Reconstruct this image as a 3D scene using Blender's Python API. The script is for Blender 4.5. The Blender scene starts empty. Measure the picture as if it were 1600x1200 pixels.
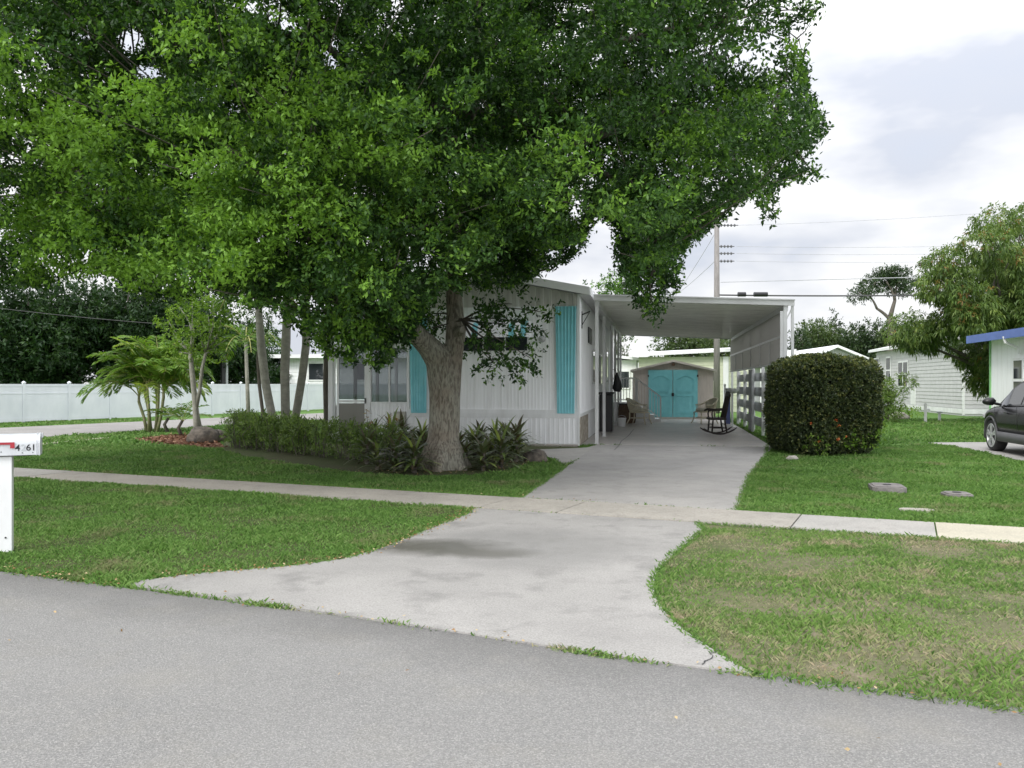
import bpy, bmesh, math, random
import numpy as np
from mathutils import Vector, Matrix, noise as mnoise
random.seed(7)
rng = np.random.default_rng(11)
R = math.radians
sc = bpy.context.scene
COL = sc.collection

# ------------------------------------------------------------------ camera, sky, sun, exposure
FPX, HC, HY = 1250.0, 1.5, 600.0          # focal length in photo pixels, eye height, horizon row
cam_data = bpy.data.cameras.new('camera')
cam_data.sensor_width = 36.0
cam_data.lens = 36.0 * FPX / 1600.0
cam_data.clip_start = 0.1
cam_data.clip_end = 2000
cam = bpy.data.objects.new('camera', cam_data)
COL.objects.link(cam)
cam.location = (0, 0, HC)
cam.rotation_euler = (R(90), 0, 0)
sc.camera = cam

SUN_EL, SUN_AZ = R(42), R(218)            # azimuth measured clockwise from +Y
world = bpy.data.worlds.new('World')
sc.world = world
world.use_nodes = True
nt = world.node_tree
nt.nodes.clear()
def wn(t, **k):
    n = nt.nodes.new(t)
    for a, v in k.items():
        setattr(n, a, v)
    return n
w_out = wn('ShaderNodeOutputWorld')
sky = wn('ShaderNodeTexSky', sky_type='NISHITA', sun_disc=False, sun_elevation=SUN_EL, sun_rotation=SUN_AZ)
bg_sky = wn('ShaderNodeBackground')
bg_sky.inputs['Strength'].default_value = 0.12
nt.links.new(sky.outputs[0], bg_sky.inputs['Color'])
tc = wn('ShaderNodeTexCoord')
mp = wn('ShaderNodeMapping')
mp.inputs['Scale'].default_value = (1.0, 1.0, 2.6)
mp.inputs['Location'].default_value = (0.35, 0.2, 0.1)
nt.links.new(tc.outputs['Generated'], mp.inputs['Vector'])
n1 = wn('ShaderNodeTexNoise')
n1.inputs['Scale'].default_value = 3.4
n1.inputs['Detail'].default_value = 5
n1.inputs['Roughness'].default_value = 0.5
nt.links.new(mp.outputs[0], n1.inputs['Vector'])
cr = wn('ShaderNodeValToRGB')
cr.color_ramp.elements[0].position = 0.38
cr.color_ramp.elements[0].color = (0.53, 0.555, 0.62, 1)
cr.color_ramp.elements[1].position = 0.56
cr.color_ramp.elements[1].color = (0.82, 0.82, 0.825, 1)
nt.links.new(n1.outputs['Fac'], cr.inputs[0])
bg_cl = wn('ShaderNodeBackground')

nt.links.new(cr.outputs[0], bg_cl.inputs['Color'])
# an overcast sky is brightest overhead and round the hidden sun behind the camera, dimmer at the far horizon
sepw = wn('ShaderNodeSeparateXYZ')
nt.links.new(tc.outputs['Generated'], sepw.inputs[0])
def wmath(op, a, b):
    x = wn('ShaderNodeMath', operation=op)
    for i, v in enumerate((a, b)):
        if isinstance(v, (int, float)): x.inputs[i].default_value = v
        else: nt.links.new(v, x.inputs[i])
    return x.outputs[0]
lift = wmath('ADD', wmath('MULTIPLY', wmath('POWER', wmath('MAXIMUM', sepw.outputs[2], 0.0), 2.0), 1.45), wmath('MULTIPLY', wmath('MAXIMUM', wmath('MULTIPLY', sepw.outputs[1], -1.0), 0.0), 0.75))
nt.links.new(wmath('ADD', lift, 0.74), bg_cl.inputs['Strength'])
cover = wn('ShaderNodeMapRange')
cover.inputs['From Min'].default_value = 0.30
cover.inputs['From Max'].default_value = 0.42
cover.inputs['To Min'].default_value = 0.90
cover.inputs['To Max'].default_value = 0.97
nt.links.new(n1.outputs['Fac'], cover.inputs['Value'])
mxw = wn('ShaderNodeMixShader')
nt.links.new(cover.outputs[0], mxw.inputs[0])
nt.links.new(bg_sky.outputs[0], mxw.inputs[1])
nt.links.new(bg_cl.outputs[0], mxw.inputs[2])
nt.links.new(mxw.outputs[0], w_out.inputs['Surface'])

sun_d = bpy.data.lights.new('sun', 'SUN')
sun_d.energy = 1.3
sun_d.angle = R(16)
sun_d.color = (1.0, 0.96, 0.9)
sun = bpy.data.objects.new('sun', sun_d)
COL.objects.link(sun)
sd = Vector((math.sin(SUN_AZ) * math.cos(SUN_EL), math.cos(SUN_AZ) * math.cos(SUN_EL), math.sin(SUN_EL)))
sun.rotation_euler = sd.to_track_quat('Z', 'Y').to_euler()
sun.location = (-6, -10, 14)
sc.view_settings.view_transform = 'Standard'
sc.view_settings.look = 'None'
sc.view_settings.gamma = 1
sc.view_settings.exposure = 0.78

# ------------------------------------------------------------------ helpers
def gp(px, py, z=0.0):
    """ground (or height z) point seen at photo pixel px,py"""
    Y = (HC - z) * FPX / (py - HY)
    return ((px - 800) / FPX * Y, Y)
def at(px, py, Y):
    return Vector(((px - 800) / FPX * Y, Y, HC + (HY - py) / FPX * Y))

TH = math.atan2(225, 1250)
CT, ST = math.cos(TH), math.sin(TH)
OX, OY = gp(905, 697)
FH = Matrix.Translation((OX, OY, 0)) @ Matrix.Rotation(-TH, 4, 'Z')      # house frame: x across the front, y to the rear
def sx(px, t):
    k = (px - 800) / FPX
    return (k * (OY + t * CT) - OX - t * ST) / (CT + k * ST)
def tx(px, s):
    k = (px - 800) / FPX
    return (k * (OY - s * ST) - OX - s * CT) / (ST - k * CT)
def yw(s, t):
    return OY - s * ST + t * CT
def zy(py, s, t):
    return HC + (HY - py) / FPX * yw(s, t)

def tag(o, label=None, cat=None, group=None, kind=None):
    if label: o['label'] = label
    if cat: o['category'] = cat
    if group: o['group'] = group
    if kind: o['kind'] = kind
    return o
def thing(name, label, cat, loc=(0, 0, 0), rz=0.0, group=None):
    o = bpy.data.objects.new(name, None)
    COL.objects.link(o)
    o.location = loc
    o.rotation_euler = (0, 0, rz)
    o.empty_display_size = 0.2
    return tag(o, label, cat, group)
def wmat(o):
    m = Matrix.LocRotScale(o.location, o.rotation_euler, o.scale)
    return wmat(o.parent) @ m if o.parent else m
def kids(o):
    return [c for c in bpy.data.objects if c.parent == o]
def dup(o, loc=None, rz=None, label=None, scale=None, _p=None):
    c = o.copy()
    COL.objects.link(c)
    if _p: c.parent = _p
    for k in kids(o):
        if k != c: dup(k, _p=c)
    if loc is not None: c.location = loc
    if rz is not None: c.rotation_euler = (0, 0, rz)
    if scale is not None: c.scale = scale
    if label: c['label'] = label
    return c

class MB:
    def __init__(s):
        s.v = []; s.f = []
    def add(s, vs, fs):
        n = len(s.v)
        s.v += [tuple(v) for v in vs]
        s.f += [tuple(i + n for i in f) for f in fs]
        return s
    def box(s, x0, x1, y0, y1, z0, z1, rz=0.0, piv=None):
        vs = [(x, y, z) for z in (z0, z1) for x, y in ((x0, y0), (x1, y0), (x1, y1), (x0, y1))]
        if rz:
            p = Vector(piv if piv else ((x0 + x1) / 2, (y0 + y1) / 2, 0))
            M = Matrix.Translation(p) @ Matrix.Rotation(rz, 4, 'Z') @ Matrix.Translation(-p)
            vs = [M @ Vector(v) for v in vs]
        return s.add(vs, [(0, 3, 2, 1), (4, 5, 6, 7), (0, 1, 5, 4), (1, 2, 6, 5), (2, 3, 7, 6), (3, 0, 4, 7)])
    def beam(s, a, b, w, h, up=(0, 0, 1)):
        a, b = Vector(a), Vector(b)
        d = (b - a).normalized()
        side = d.cross(Vector(up))
        if side.length < 1e-4: side = d.cross(Vector((0, 1, 0)))
        side.normalize(); u = side.cross(d)
        vs = [p + side * (i * w / 2) + u * (j * h / 2) for p in (a, b) for i, j in ((-1, -1), (1, -1), (1, 1), (-1, 1))]
        return s.add(vs, [(0, 1, 2, 3), (7, 6, 5, 4), (0, 4, 5, 1), (1, 5, 6, 2), (2, 6, 7, 3), (3, 7, 4, 0)])
    def prism(s, poly, z0, z1):
        n = len(poly)
        vs = [(x, y, z0) for x, y in poly] + [(x, y, z1) for x, y in poly]
        fs = [tuple(range(n - 1, -1, -1)), tuple(range(n, 2 * n))] + [(i, (i + 1) % n, n + (i + 1) % n, n + i) for i in range(n)]
        return s.add(vs, fs)
    def extr(s, poly, axis, a, b):
        """polygon in the two other axes, swept along axis from a to b"""
        n = len(poly)
        def mk(p, t):
            if axis == 'x': return (t, p[0], p[1])
            if axis == 'y': return (p[0], t, p[1])
            return (p[0], p[1], t)
        vs = [mk(p, a) for p in poly] + [mk(p, b) for p in poly]
        fs = [tuple(range(n)), tuple(range(2 * n - 1, n - 1, -1))] + [(i, n + i, n + (i + 1) % n, (i + 1) % n) for i in range(n)]
        return s.add(vs, fs)
    def tube(s, pts, rad, sides=8, cap=True, rough=0.0):
        pts = [Vector(p) for p in pts]
        if not hasattr(rad, '__len__'): rad = [rad] * len(pts)
        n0 = len(s.v); prev = None
        for i, p in enumerate(pts):
            d = (pts[min(i + 1, len(pts) - 1)] - pts[max(i - 1, 0)])
            if d.length < 1e-9: d = Vector((0, 0, 1))
            d.normalize()
            if prev is None:
                u = d.cross(Vector((0.13, 1, 0.07))).normalized()
                if u.length < 0.5: u = d.cross(Vector((1, 0, 0))).normalized()
            else:
                u = (prev - d * prev.dot(d)).normalized()
            prev = u; w = d.cross(u)
            for k in range(sides):
                a = 2 * math.pi * k / sides
                r = rad[i]
                if rough: r *= 1 + rough * mnoise.noise(Vector((math.cos(a) * 2, math.sin(a) * 2, i * .35)) + p * .3)
                s.v.append(tuple(p + u * (math.cos(a) * r) + w * (math.sin(a) * r)))
        for i in range(len(pts) - 1):
            for k in range(sides):
                a, b = n0 + i * sides + k, n0 + i * sides + (k + 1) % sides
                s.f.append((a, b, b + sides, a + sides))
        if cap:
            s.f.append(tuple(n0 + k for k in range(sides - 1, -1, -1)))
            s.f.append(tuple(n0 + (len(pts) - 1) * sides + k for k in range(sides)))
        return s
    def strip(s, pts, widths, side):
        """flat ribbon along pts"""
        side = Vector(side).normalized(); n0 = len(s.v)
        for p, w in zip(pts, widths):
            p = Vector(p)
            s.v.append(tuple(p - side * w / 2)); s.v.append(tuple(p + side * w / 2))
        for i in range(len(pts) - 1):
            a = n0 + 2 * i
            s.f.append((a, a + 1, a + 3, a + 2))
        return s
    def corr(s, x0, x1, zf0, zf1, y, pitch, depth, flat=0.6, axis='x'):
        """vertical ribbed sheet facing -y (or +x when axis='y')"""
        prof = []; x = x0
        while x < x1 - 1e-6:
            for dx, dd in ((0, 0), (pitch * flat, 0), (pitch * (flat + .08), -depth), (pitch * .92, -depth)):
                if x + dx < x1: prof.append((x + dx, dd))
            x += pitch
        prof.append((x1, 0)); n0 = len(s.v)
        for px_, dd in prof:
            a = zf0(px_) if callable(zf0) else zf0
            b = zf1(px_) if callable(zf1) else zf1
            for z in (a, b):
                s.v.append((px_, y + dd, z) if axis == 'x' else (y - dd, px_, z))
        for i in range(len(prof) - 1):
            a = n0 + 2 * i
            s.f.append((a, a + 2, a + 3, a + 1))
        return s
    def build(s, name, mat, parent=None, frame=None, smooth=False, bevel=0.0, auto=False):
        me = bpy.data.meshes.new(name)
        me.from_pydata(s.v, [], s.f)
        M = frame if frame else Matrix.Identity(4)
        if parent and frame is not None: M = wmat(parent).inverted() @ frame
        if frame is not None: me.transform(M)
        me.update()
        if smooth: me.polygons.foreach_set('use_smooth', [True] * len(me.polygons))
        o = bpy.data.objects.new(name, me)
        COL.objects.link(o)
        if parent: o.parent = parent
        if mat: me.materials.append(mat)
        if bevel:
            b = o.modifiers.new('bevel', 'BEVEL'); b.width = bevel; b.segments = 2; b.limit_method = 'ANGLE'; b.angle_limit = R(40)
        return o
WI = Matrix.Identity(4)

def quads(name, V, mat, parent=None, tint=None, world=True, k=4):
    """V: (n,k,3) array of separate k-gons -> one mesh"""
    n = V.shape[0]
    me = bpy.data.meshes.new(name)
    if n == 0: V = np.zeros((1, k, 3)); n = 1; tint = None
    V = V.astype(np.float32)
    if parent is not None and world:
        M = np.array(wmat(parent).inverted(), dtype=np.float32)
        V = V @ M[:3, :3].T + M[:3, 3]
    me.vertices.add(n * k); me.vertices.foreach_set('co', V.reshape(-1))
    me.loops.add(n * k); me.loops.foreach_set('vertex_index', np.arange(n * k, dtype=np.int32))
    me.polygons.add(n)
    me.polygons.foreach_set('loop_start', np.arange(0, n * k, k, dtype=np.int32))
    me.polygons.foreach_set('loop_total', np.full(n, k, dtype=np.int32))
    me.update(calc_edges=True)
    if tint is not None:
        at_ = me.attributes.new('tint', 'FLOAT', 'POINT')
        at_.data.foreach_set('value', np.repeat(tint.astype(np.float32), k))
    me.materials.append(mat)
    o = bpy.data.objects.new(name, me)
    COL.objects.link(o)
    if parent is not None: o.parent = parent
    return o
def unit(a):
    return a / np.maximum(np.linalg.norm(a, axis=-1, keepdims=True), 1e-9)
def leaf_quads(P, D, L, W, droop=0.0):
    """diamond leaves, folded a little along the midrib"""
    n = len(P)
    D = unit(D)
    S = unit(np.cross(D, unit(rng.normal(size=(n, 3)) * .6 + np.array([0, 0, 1.0]))))
    N = np.cross(S, D)
    L = np.broadcast_to(L, (n,))[:, None]; W = np.broadcast_to(W, (n,))[:, None]
    V = np.empty((n, 4, 3))
    V[:, 0] = P
    V[:, 1] = P + D * L * .55 + S * W * .5 + N * W * .12
    V[:, 2] = P + D * L
    V[:, 2, 2] -= droop * L[:, 0]
    V[:, 3] = P + D * L * .55 - S * W * .5 + N * W * .12
    return V
def twigs(C, O, k, tl, L, W, spread=.8, droop=0.0, tsd=.12):
    """k leaves along each twig starting at C heading O"""
    n = len(C); O = unit(O)
    t = rng.random((n, k))
    P = C[:, None] + O[:, None] * (t * tl)[..., None] + rng.normal(size=(n, k, 3)) * tl * .09
    D = O[:, None] * .7 + rng.normal(size=(n, k, 3)) * spread
    m = n * k
    base = rng.normal(.5, tsd, n)[:, None] + rng.normal(0, .09, (n, k))
    V = leaf_quads(P.reshape(m, 3), D.reshape(m, 3), L * rng.uniform(.7, 1.25, m), W * rng.uniform(.75, 1.2, m), droop)
    return V, np.clip(base.reshape(m), 0, 1)
def pip(P, poly):
    x, y = P[:, 0], P[:, 1]
    inside = np.zeros(len(P), bool)
    n = len(poly)
    for i in range(n):
        x1, y1 = poly[i]; x2, y2 = poly[(i + 1) % n]
        c = ((y1 > y) != (y2 > y)) & (x < (x2 - x1) * (y - y1) / ((y2 - y1) if y2 != y1 else 1e-9) + x1)
        inside ^= c
    return inside
def proj(P):
    return np.stack([800 + FPX * P[:, 0] / P[:, 1], HY - FPX * (P[:, 2] - HC) / P[:, 1]], 1)
def shell(n, cx, cy, cz, rx, ry, rz, lo=.55):
    """points in an ellipsoid, more of them near its surface; returns points and outward directions"""
    d = unit(rng.normal(size=(n, 3)))
    r = (lo ** 3 + (1 - lo ** 3) * rng.random(n)) ** (1 / 3)
    P = d * r[:, None] * np.array([rx, ry, rz]) + np.array([cx, cy, cz])
    return P, d

# ------------------------------------------------------------------ materials
def newmat(name):
    m = bpy.data.materials.new(name); m.use_nodes = True
    n = m.node_tree; n.nodes.clear()
    return m, n
def N(n, t, **k):
    x = n.nodes.new(t)
    for a, v in k.items(): setattr(x, a, v)
    return x
def rgb(c): return (c[0], c[1], c[2], 1)
def pm(name, c, c2=None, rough=.6, scale=3.0, detail=4, metal=0.0, bump=0.0, bscale=40.0, spec=.5, stretch=(1, 1, 1), lo=.35, hi=.65, coat=0.0):
    m, n = newmat(name)
    out = N(n, 'ShaderNodeOutputMaterial'); b = N(n, 'ShaderNodeBsdfPrincipled')
    n.links.new(b.outputs[0], out.inputs[0])
    b.inputs['Roughness'].default_value = rough
    b.inputs['Metallic'].default_value = metal
    b.inputs['Specular IOR Level'].default_value = spec
    b.inputs['Coat Weight'].default_value = coat
    if c2 is None: c2 = tuple(x * .82 for x in c)
    t = N(n, 'ShaderNodeTexCoord'); mpg = N(n, 'ShaderNodeMapping')
    mpg.inputs['Scale'].default_value = stretch
    n.links.new(t.outputs['Object'], mpg.inputs[0])
    nz = N(n, 'ShaderNodeTexNoise'); nz.inputs['Scale'].default_value = scale; nz.inputs['Detail'].default_value = detail
    nz.inputs['Roughness'].default_value = .6
    n.links.new(mpg.outputs[0], nz.inputs['Vector'])
    rp = N(n, 'ShaderNodeValToRGB')
    rp.color_ramp.elements[0].position = lo; rp.color_ramp.elements[0].color = rgb(c2)
    rp.color_ramp.elements[1].position = hi; rp.color_ramp.elements[1].color = rgb(c)
    n.links.new(nz.outputs['Fac'], rp.inputs[0]); n.links.new(rp.outputs[0], b.inputs['Base Color'])
    if bump:
        n2 = N(n, 'ShaderNodeTexNoise'); n2.inputs['Scale'].default_value = bscale; n2.inputs['Detail'].default_value = 4
        n.links.new(mpg.outputs[0], n2.inputs['Vector'])
        bp = N(n, 'ShaderNodeBump'); bp.inputs['Strength'].default_value = bump; bp.inputs['Distance'].default_value = .02
        n.links.new(n2.outputs['Fac'], bp.inputs['Height']); n.links.new(bp.outputs[0], b.inputs['Normal'])
    return m
def leafmat(name, dark, mid, light, transl=.35, rough=.5):
    m, n = newmat(name)
    out = N(n, 'ShaderNodeOutputMaterial')
    a = N(n, 'ShaderNodeAttribute', attribute_name='tint')
    rp = N(n, 'ShaderNodeValToRGB')
    e = rp.color_ramp.elements
    e[0].position = .15; e[0].color = rgb(dark)
    e[1].position = .9; e[1].color = rgb(light)
    x = e.new(.5); x.color = rgb(mid)
    n.links.new(a.outputs['Fac'], rp.inputs[0])
    b = N(n, 'ShaderNodeBsdfPrincipled'); b.inputs['Roughness'].default_value = rough; b.inputs['Specular IOR Level'].default_value = .35
    n.links.new(rp.outputs[0], b.inputs['Base Color'])
    t = N(n, 'ShaderNodeBsdfTranslucent')
    mu = N(n, 'ShaderNodeMix', data_type='RGBA', blend_type='MULTIPLY')
    mu.inputs[0].default_value = 1.0
    n.links.new(rp.outputs[0], mu.inputs[6]); mu.inputs[7].default_value = (1.35, 1.35, .7, 1)
    n.links.new(mu.outputs[2], t.inputs[0])
    mx = N(n, 'ShaderNodeMixShader'); mx.inputs[0].default_value = transl
    n.links.new(b.outputs[0], mx.inputs[1]); n.links.new(t.outputs[0], mx.inputs[2]); n.links.new(mx.outputs[0], out.inputs[0])
    return m
def glassmat(name, tintc=(.03, .035, .04), transp=.0, rough=.03, tcol=(.8, .85, .85)):
    m, n = newmat(name)
    out = N(n, 'ShaderNodeOutputMaterial'); b = N(n, 'ShaderNodeBsdfPrincipled')
    b.inputs['Base Color'].default_value = rgb(tintc); b.inputs['Roughness'].default_value = rough; b.inputs['IOR'].default_value = 1.6
    if transp:
        t = N(n, 'ShaderNodeBsdfTransparent'); t.inputs[0].default_value = rgb(tcol)
        mx = N(n, 'ShaderNodeMixShader'); mx.inputs[0].default_value = transp
        n.links.new(b.outputs[0], mx.inputs[1]); n.links.new(t.outputs[0], mx.inputs[2]); n.links.new(mx.outputs[0], out.inputs[0])
    else:
        n.links.new(b.outputs[0], out.inputs[0])
    return m
def groundmat(name, cols, scales=(0.7, 6, 60), rough=.95, bump=.4, speck=None, mask=None):
    """cols: three colours mixed by noises; speck: (scale, colour, amount)"""
    m, n = newmat(name)
    out = N(n, 'ShaderNodeOutputMaterial'); b = N(n, 'ShaderNodeBsdfPrincipled'); b.inputs['Roughness'].default_value = rough
    b.inputs['Specular IOR Level'].default_value = .3
    n.links.new(b.outputs[0], out.inputs[0])
    t = N(n, 'ShaderNodeTexCoord')
    def nz(s, d=5):
        x = N(n, 'ShaderNodeTexNoise'); x.inputs['Scale'].default_value = s; x.inputs['Detail'].default_value = d; x.inputs['Roughness'].default_value = .65
        n.links.new(t.outputs['Object'], x.inputs['Vector']); return x
    def ramp(x, p0, p1):
        r = N(n, 'ShaderNodeMapRange'); r.inputs[1].default_value = p0; r.inputs[2].default_value = p1
        n.links.new(x, r.inputs[0]); return r.outputs[0]
    def mix(f, a, c):
        x = N(n, 'ShaderNodeMix', data_type='RGBA'); n.links.new(f, x.inputs[0])
        for s_, v in ((6, a), (7, c)):
            if isinstance(v, tuple): x.inputs[s_].default_value = rgb(v)
            else: n.links.new(v, x.inputs[s_])
        return x.outputs[2]
    c = mix(ramp(nz(scales[0]).outputs['Fac'], .4, .62), cols[0], cols[1])
    c = mix(ramp(nz(scales[1]).outputs['Fac'], .52, .75), c, cols[2])
    f = nz(scales[2], 3)
    mu = N(n, 'ShaderNodeMix', data_type='RGBA', blend_type='MULTIPLY'); mu.inputs[0].default_value = 1
    g = N(n, 'ShaderNodeMapRange'); g.inputs[1].default_value = .25; g.inputs[2].default_value = .75; g.inputs[3].default_value = .72; g.inputs[4].default_value = 1.25
    n.links.new(f.outputs['Fac'], g.inputs[0])
    n.links.new(c, mu.inputs[6]); n.links.new(g.outputs[0], mu.inputs[7])
    c = mu.outputs[2]
    if speck:
        v = N(n, 'ShaderNodeTexVoronoi'); v.inputs['Scale'].default_value = speck[0]
        n.links.new(t.outputs['Object'], v.inputs['Vector'])
        sp = N(n, 'ShaderNodeSeparateColor'); n.links.new(v.outputs['Color'], sp.inputs[0])
        mr = N(n, 'ShaderNodeMapRange'); mr.inputs[1].default_value = speck[3]; mr.inputs[2].default_value = 1.0; mr.inputs[4].default_value = speck[2]
        n.links.new(sp.outputs[0], mr.inputs[0])
        c = mix(mr.outputs[0], c, speck[1])
    if mask: c = mask(n, t, c, mix, nz, ramp)
    n.links.new(c, b.inputs['Base Color'])
    bp = N(n, 'ShaderNodeBump'); bp.inputs['Strength'].default_value = bump; bp.inputs['Distance'].default_value = .01
    n.links.new(f.outputs['Fac'], bp.inputs['Height']); n.links.new(bp.outputs[0], b.inputs['Normal'])
    return m

M = {}
M['white'] = pm('white_paint', (.82, .83, .84), (.70, .71, .71), rough=.45, scale=3.5, detail=7, stretch=(1, 1, .35))
M['siding'] = pm('white_siding', (.90, .91, .93), (.78, .785, .79), rough=.5, scale=5.0, stretch=(2.2, 2.2, .12), detail=6, lo=.30, hi=.55)
M['siding_up'] = pm('shaded_upper_siding', (.62, .61, .59), (.48, .47, .45), rough=.6, scale=2.5, stretch=(1, 1, .3))  # shade under the eave painted in as a greyer siding colour
M['carport_white'] = pm('carport_white', (.68, .69, .69), (.58, .585, .58), rough=.4, scale=1.2, spec=.5)
M['ceiling'] = pm('glossy_ceiling_pan', (.84, .83, .81), (.70, .69, .675), rough=.22, scale=1.4, stretch=(1, 3, 1), spec=.6)
M['turq'] = pm('turquoise_paint', (.22, .60, .65), (.18, .54, .59), rough=.5, scale=5)
M['turq_shut'] = pm('turquoise_shutter', (.27, .65, .72), (.21, .58, .65), rough=.45, scale=4)
M['vinyl'] = pm('vinyl_white', (.76, .785, .83), (.66, .69, .74), rough=.4, scale=1.6, detail=7, stretch=(1, 1, .5))
M['roofwhite'] = pm('roof_white', (.84, .85, .86), (.72, .73, .74), rough=.5, scale=1)
M['dark'] = pm('dark_grey', (.035, .035, .038), (.02, .02, .022), rough=.5)
M['black'] = pm('black_plastic', (.015, .015, .016), (.01, .01, .011), rough=.4)
M['glass'] = glassmat('dark_window_glass')
M['glass_open'] = glassmat('clear_window_glass', (.04, .045, .05), .45, .02, (.7, .74, .76))
M['screen'] = glassmat('insect_screen', (.34, .33, .30), .35, .9, (.6, .6, .58))
def clothmat(name, c, tr, tp):
    m, n = newmat(name); out = N(n, 'ShaderNodeOutputMaterial')
    d = N(n, 'ShaderNodeBsdfDiffuse'); d.inputs[0].default_value = rgb(c)
    t = N(n, 'ShaderNodeBsdfTranslucent'); t.inputs[0].default_value = rgb(c)
    p = N(n, 'ShaderNodeBsdfTransparent')
    a = N(n, 'ShaderNodeMixShader'); a.inputs[0].default_value = tr
    b = N(n, 'ShaderNodeMixShader'); b.inputs[0].default_value = tp
    n.links.new(d.outputs[0], a.inputs[1]); n.links.new(t.outputs[0], a.inputs[2])
    n.links.new(a.outputs[0], b.inputs[1]); n.links.new(p.outputs[0], b.inputs[2]); n.links.new(b.outputs[0], out.inputs[0])
    return m
M['mesh'] = clothmat('shade_cloth', (.50, .485, .465), .5, .10)
M['board'] = pm('grey_boards', (.56, .57, .58), (.45, .46, .47), rough=.6, scale=3, stretch=(1, .3, 6))
M['shedwall'] = pm('shed_tan', (.55, .49, .44), (.46, .41, .37), rough=.7, scale=4, stretch=(3, 3, .6))
M['shedtrim'] = pm('shed_trim', (.50, .47, .42), (.40, .38, .34), rough=.6)
M['stone'] = pm('stone_skirt', (.45, .41, .34), (.25, .22, .18), rough=.9, scale=7, bump=.8, bscale=18, lo=.42, hi=.58)
M['rock'] = pm('rough_rock', (.17, .145, .12), (.05, .045, .04), rough=.95, scale=6, bump=1.0, bscale=14)
M['wood_dark'] = pm('dark_rocker_wood', (.030, .020, .015), (.016, .011, .009), rough=.45, scale=10, stretch=(1, 1, 5))
M['wicker'] = pm('pale_wicker', (.74, .69, .53), (.56, .51, .38), rough=.6, scale=30)
M['cushion'] = pm('faded_cushion', (.60, .58, .48), (.46, .44, .37), rough=.9, scale=14)
M['brown'] = pm('brown_wicker', (.14, .085, .055), (.08, .05, .03), rough=.7, scale=20)
M['pole'] = pm('weathered_pole', (.26, .245, .235), (.18, .168, .16), rough=.9, scale=5, stretch=(4, 4, .4), bump=.5)
M['wire'] = pm('wire_black', (.06, .06, .06), rough=.6)
M['wire_pale'] = pm('wire_grey', (.42, .43, .45), rough=.6)
M['insul'] = pm('insulator', (.12, .12, .13), rough=.4)
M['steel'] = pm('mailbox_metal', (.62, .64, .67), (.52, .54, .57), rough=.45, scale=6, metal=.15, spec=.5)
M['red'] = pm('mailbox_red', (.42, .03, .045), (.30, .02, .03), rough=.5)
M['ink'] = pm('number_black', (.015, .015, .018), rough=.6)
M['ink_faded'] = pm('number_faded', (.42, .45, .47), (.55, .57, .60), rough=.6, scale=60)
M['blue'] = pm('blue_fascia', (.10, .17, .45), (.08, .14, .38), rough=.5)
M['paleblue'] = pm('blue_panel', (.10, .13, .32), rough=.5)
M['yellow_siding'] = pm('pale_yellow_green_siding', (.56, .59, .44), (.48, .51, .38), rough=.6)
M['grey_siding'] = pm('light_grey_siding', (.56, .56, .57), (.49, .49, .50), rough=.6)
M['conc'] = groundmat('driveway_concrete', ((.37, .358, .34), (.31, .302, .29), (.27, .262, .25)), (.8, 3.0, 90), bump=.25, speck=(45, (.25, .24, .23), .35, .8))
M['rim'] = pm('alloy', (.62, .63, .65), rough=.35, metal=.35)
M['tyre'] = pm('tyre_rubber', (.035, .034, .036), (.025, .024, .026), rough=.85, bump=.4)
M['carpaint'] = pm('black_car_paint', (.012, .012, .013), (.010, .010, .011), rough=.25, spec=.25, coat=.08)
M['clad'] = pm('grey_cladding', (.10, .10, .105), (.08, .08, .085), rough=.55)
M['chrome'] = pm('chrome', (.7, .7, .72), rough=.15, metal=1)
M['taillight'] = pm('taillight', (.35, .01, .01), rough=.2)
M['headlight'] = glassmat('headlight_glass', (.5, .5, .52), 0, .08)
M['lampglass'] = glassmat('lamp_glass', (.55, .56, .56), .3, .15)
# ------------------------------------------------------------------ the ground and everything flat on it
SL = -.418
def line(c, x): return c + SL * x
ROADC, SWN, SWF = 4.66, 9.38, 10.40
def sheet(name, poly, z0, z1, mat, kind='structure', bevel=0.0):
    mb = MB(); mb.prism(poly, z0, z1)
    o = mb.build(name, mat, bevel=bevel)
    bm = bmesh.new(); bm.from_mesh(o.data)
    bmesh.ops.recalc_face_normals(bm, faces=bm.faces)
    bmesh.ops.triangulate(bm, faces=[f for f in bm.faces if len(f.verts) > 4])
    bm.to_mesh(o.data); bm.free()
    if kind: o['kind'] = kind
    return o
def smooth_poly(pts, it=2):
    """corner cutting on an open polyline"""
    for _ in range(it):
        q = [pts[0]]
        for a, b in zip(pts[:-1], pts[1:]):
            q.append((a[0] * .75 + b[0] * .25, a[1] * .75 + b[1] * .25)); q.append((a[0] * .25 + b[0] * .75, a[1] * .25 + b[1] * .75))
        q.append(pts[-1]); pts = q
    return pts

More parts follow.
